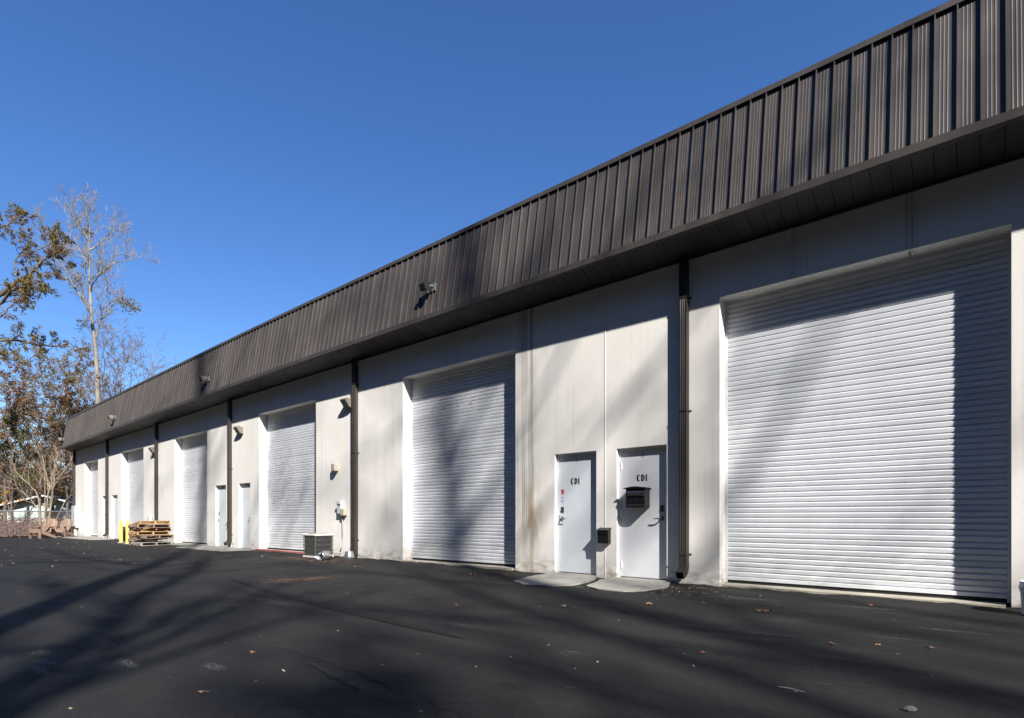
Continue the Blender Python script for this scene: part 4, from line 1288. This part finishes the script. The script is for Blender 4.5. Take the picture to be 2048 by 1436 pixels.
T.done("myrtle_tree", "bare multi-stemmed tan tree spreading in front of the house", M['bark_tan'], None, Vector((at2(850, 1290).x, at2(850, 1290).y, 0.1)))
# yellow leaves on a spindly sapling at the left
T = Tree(42)
def at3(zx, zy): return at(zx, zy, 36, 0, 9.575, 0, 940)
for pts in (((215, 1290), (205, 600), (160, 300), (120, 100)), ((210, 900), (100, 450), (-20, 380)), ((210, 1000), (240, 300), (330, 200)), ((212, 800), (330, 620), (400, 560))):
    w = [at3(*p) for p in pts]; T.limb(w, .03, .008, 5); T.spawn(w, .02, .008, 1.4, 6, 0, P(max=1, n=[4, 3], seg=[4, 3], rmin=.006), t0=.3)
for c, n in (((110, 415), 12), ((50, 470), 8), ((385, 575), 12), ((350, 600), 5), ((80, 630), 7), ((150, 610), 5)):
    T.clump(at3(*c), .12, n, .085)
T.done("sapling", "spindly sapling with a few yellow leaves before the house at left", M['bark_grey'], M['lf_yellow'], Vector((at3(215, 1290).x, at3(215, 1290).y, 0.1)))

# leaf litter on the bank and the verge
lt = MB(); rr = random.Random(50)
for i in range(16000):
    if rr.random() < .12: x, y, z = rr.uniform(-38.7, -38.2), rr.uniform(-6, 0.2), .05
    else:
        x = -39.1 - 16 * rr.random() ** 1.5; y = rr.uniform(-14, 12); z = .02 + min(1, max(0, (-40 - x) / 3)) * .5 + rr.random() ** 3 * .5
    p = Vector((x, y, z)); u = Vector((rr.gauss(0, 1), rr.gauss(0, 1), rr.gauss(0, .5))).normalized(); w = u.cross(Vector((rr.gauss(0, 1), rr.gauss(0, 1), rr.gauss(0, 1)))).normalized()
    k = rr.uniform(.03, .06); lt.quad(p, u * k, w * k * .7)
tag(lt.build("leaf_litter", M['litter']), "brown fallen leaves covering the bank behind the fence", kind="stuff")

# trees beside the lot, behind the photographer: they throw the soft shadows
def lot_tree(seed, x, y, H, r0, label, n0=22, t0=.35, lr=.27, r1=.06, lean=(0, 0), name="bare_tree", n=[8, 6, 4]):
    T = Tree(seed)
    pts = [Vector((x + lean[0] * (i / 12) ** 2 + T.r.uniform(-.1, .1) * i / 6, y + lean[1] * (i / 12) ** 2 + T.r.uniform(-.1, .1) * i / 6, -.2 + (H + .2) * i / 12)) for i in range(13)]
    T.limb(pts, r0, r1, 9)
    T.spawn(pts, min(r0, .3), .05, H, n0, 0, P(max=3, n=n, seg=[6, 4, 3, 3], rmin=.012, lr=lr, rr=.5, wig=.2, up=.07, ang=(28, 62)), t0=t0)
    return T
LT = [
    (61, 0.9, -11.2, 27, .29, "bare tree behind the camera whose trunk shadow crosses the lot to the left", 24, .42),
    (62, 14.0, -11.1, 31, .40, "bare tree right of the camera whose trunk shadow falls on the second roll-up door", 26, .40),
    (63, 20.5, -11.6, 24, .34, "bare tree far right of the lot shading the nearest roll-up door", 24, .35),
    (64, 16.5, -13.5, 25, .32, "bare tree right of the camera set back from the lot", 24, .35),
    (65, 6.5, -13.0, 22, .32, "bare tree close behind the camera", 28, .25),
    (66, 25.5, -15.5, 27, .34, "bare tree at the far right behind the lot", 24, .35),
]
for sd, x, y, H, r0, lab, n0, t0 in LT:
    T = lot_tree(sd, x, y, H, r0, lab, n0, t0, r1=.11 if sd < 63 else .06)
    T.leaves(1, .12, .15, .10)
    T.done("bare_tree", lab, M['bark_grey'], M['lf_brown'], Vector((x, y, 0)), "bare trees beside the lot")

# added wood, out of view behind the camera, blocks low sky to cut fill
wd = MB(); rr = random.Random(91)
def added_wood_row(x0, y0, x1, y1, n, hmax):
    for i in range(n):
        t = rr.random(); k = rr.random()
        x, y = x0 + (x1 - x0) * t, y0 + (y1 - y0) * t
        hh = hmax * (.80 + .2 * math.sin(t * 61) * math.sin(t * 23 + 1))
        z = hh * rr.random() ** .8
        p = Vector((x + rr.gauss(0, 2.2), y + rr.gauss(0, 2.2), z))
        u = Vector((rr.gauss(0, 1), rr.gauss(0, 1), rr.gauss(0, 1))).normalized(); w = u.cross(Vector((rr.gauss(0, 1), rr.gauss(0, 1), rr.gauss(0, 1)))).normalized()
        s_ = rr.uniform(.25, .5); wd.quad(p, u * s_, w * s_ * .7)
added_wood_row(-60, -26, 60, -26, 46000, 28)
added_wood_row(60, -26, 62, 30, 16000, 26)
added_wood_row(-60, -26, -75, -14, 4000, 18)
tag(wd.build("woodland", M['lf_dark']), "added dense wood out of view round the lot, screening the low sky", kind="stuff")

# ------------------------------------------------------------------ small things on the asphalt
def leaf_thing(x, y, size, rz, mat, lab, seed):
    r = random.Random(seed); mb = MB(); n = 9
    c = (0, 0, size * .10)
    mb.v = [c]
    for i in range(n):
        a = 2 * math.pi * i / n; rad = size * (0.5 if i % 2 else .34) * r.uniform(.8, 1.15)
        mb.v.append((rad * math.cos(a), rad * math.sin(a) * .75, size * r.uniform(.0, .26)))
    mb.f = [(0, 1 + i, 1 + (i + 1) % n) for i in range(n)]
    mb.tube([(size * .35, 0, size * .08), (size * .62, size * .05, size * .03), (size * .8, size * .02, size * .05)], size * .012, 4)
    zm = min(v[2] for v in mb.v)
    mb.v = [(a, b, c - zm) for a, b, c in mb.v]
    o = mb.build("fallen_leaf", mat); o.location = (x, y, gz(x, y) + .003); o.rotation_euler = (0, 0, rz)
    return tag(o, lab, "leaf", "fallen leaves on the asphalt")
leaves = [(-1.80, -1.92, .15, .4, 'rustleaf', "largest curled russet leaf before the nearest roll-up door"), (-1.73, -1.86, .11, 2.0, 'rustleaf', "russet leaf overlapping the largest curled leaf"),
          (-3.42, -6.88, .055, 1.0, 'tanleaf', "pale tan leaf lying in the foreground at left"), (-4.11, -6.26, .06, .2, 'rustleaf', "red-brown leaf beside the long crack"), (-2.87, -2.88, .11, 1.3, 'rustleaf', "russet leaf in front of the mailbox door"),
          (-6.94, -1.02, .15, .1, 'rustleaf', "russet leaf before the left half of the second roll-up door"), (-6.41, -.72, .13, .5, 'rustleaf', "russet leaf at the right foot of the second roll-up door"), (-3.6, -2.96, .13, .2, 'litter', "dark leaf before the concrete pads"),
          (-2.95, -2.2, .12, 2.2, 'tanleaf', "orange-tan leaf before the downspout elbow"), (-0.9, -3.25, .07, .6, 'rustleaf', "small russet leaf in the right foreground"), (-0.62, -3.05, .06, 1.6, 'tanleaf', "small tan leaf in the right foreground"), (-0.3, -2.9, .07, 2.6, 'litter', "small dark leaf at far right of the lot"),
          (-1.55, -4.2, .05, .9, 'rustleaf', "tiny russet leaf before the right foreground crack"), (-4.6, -3.7, .07, .3, 'rustleaf', "small red leaf in the middle of the lot"), (-9.6, -1.6, .14, 1.1, 'rustleaf', "orange leaf near the downspout cone"), (-0.95, -0.75, .10, .7, 'rustleaf', "leaf by the sill of the nearest roll-up door")]
for i, (x, y, s_, rz, mt, lab) in enumerate(leaves): leaf_thing(x, y, s_, rz, M[mt], lab, 100 + i)
# scattered crumbs and leaf bits
fk = MB(); rr = random.Random(77)
def fleck(x, y, s_, hgt=.006):
    u = Vector((rr.gauss(0, 1), rr.gauss(0, 1), rr.gauss(0, .25))).normalized(); w = Vector((-u.y, u.x, rr.uniform(-.3, .3)))
    fk.quad(Vector((x, y, gz(x, y) + hgt)), u * s_, w * s_ * .6)
for i in range(230):
    x = rr.uniform(-16, 1.5); y = rr.uniform(-7.6, -.1)
    fleck(x, y, rr.uniform(.004, .012))
for i in range(260):
    x = rr.uniform(-36, -14); y = rr.uniform(-7.6, -.3)
    fleck(x, y, rr.uniform(.012, .03))
for cx, cy, sx, sy, n in ((-3.0, -1.0, .35, .35, 130), (-3.25, -.5, .25, .2, 90), (-12.2, -1.15, .9, .25, 150), (-4.1, -1.25, .6, .1, 90), (-5.3, -1.3, .6, .08, 60), (-11.6, -.5, .6, .15, 60)):
    for i in range(n): fleck(rr.gauss(cx, sx), min(-.03, rr.gauss(cy, sy)), rr.uniform(.004, .014))
for i in range(420):
    fleck(rr.uniform(-19, 0.2), -.02 - abs(rr.gauss(0, .09)), rr.uniform(.004, .013), .012)
tag(fk.build("debris_crumbs", M['fleck']), "scattered leaf crumbs and grit on the asphalt", kind="stuff")
ps = MB()
for i in range(260):
    x, y = rr.gauss(-8.3, .14), rr.gauss(-3.5, .28); a = rr.uniform(0, 3.14); L = rr.uniform(.02, .05)
    d = Vector((math.cos(a), math.sin(a), 0)); p = Vector((x, y, gz(x, y) + .007)); ps.quad(p, d * L, Vector((-d.y, d.x, .3)) * .0025)
for i in range(350):
    x, y = rr.gauss(-12.0, .9), rr.gauss(-1.15, .22); a = rr.uniform(0, 3.14); L = rr.uniform(.02, .05)
    d = Vector((math.cos(a), math.sin(a), 0)); p = Vector((x, y, gz(x, y) + .007)); ps.quad(p, d * L, Vector((-d.y, d.x, .3)) * .0025)
tag(ps.build("pine_straw", M['straw']), "rusty pine straw drifts on the asphalt", kind="stuff")
sk = MB(); p0 = Vector((-.88, -4.70, 0)); 
sk.tube([(-.90, -4.74, gz(-.9, -4.74) + .008), (-.84, -4.735, gz(-.84, -4.74) + .010), (-.76, -4.75, gz(-.76, -4.75) + .008)], [.0016, .002, .0012], 5)
tag(sk.build("stick", M['stick']), "thin bleached stick lying in the right foreground", "stick")
sn = MB(); sn.lathe([(0, 0), (.03, .0), (.042, .012), (.034, .026), (.012, .034), (0, .034)], 0, 0, 9)
sn.v = [(x * 1.3 + .006 * math.sin(y * 90), y * .8, z) for x, y, z in sn.v]
o = sn.build("stone", M['stone']); o.location = (-.28, -4.72, gz(-.28, -4.72)); o.rotation_euler = (0, 0, .5); o.scale = (.62, .62, .8)
tag(o, "flat grey stone at the bottom right of the lot", "stone")
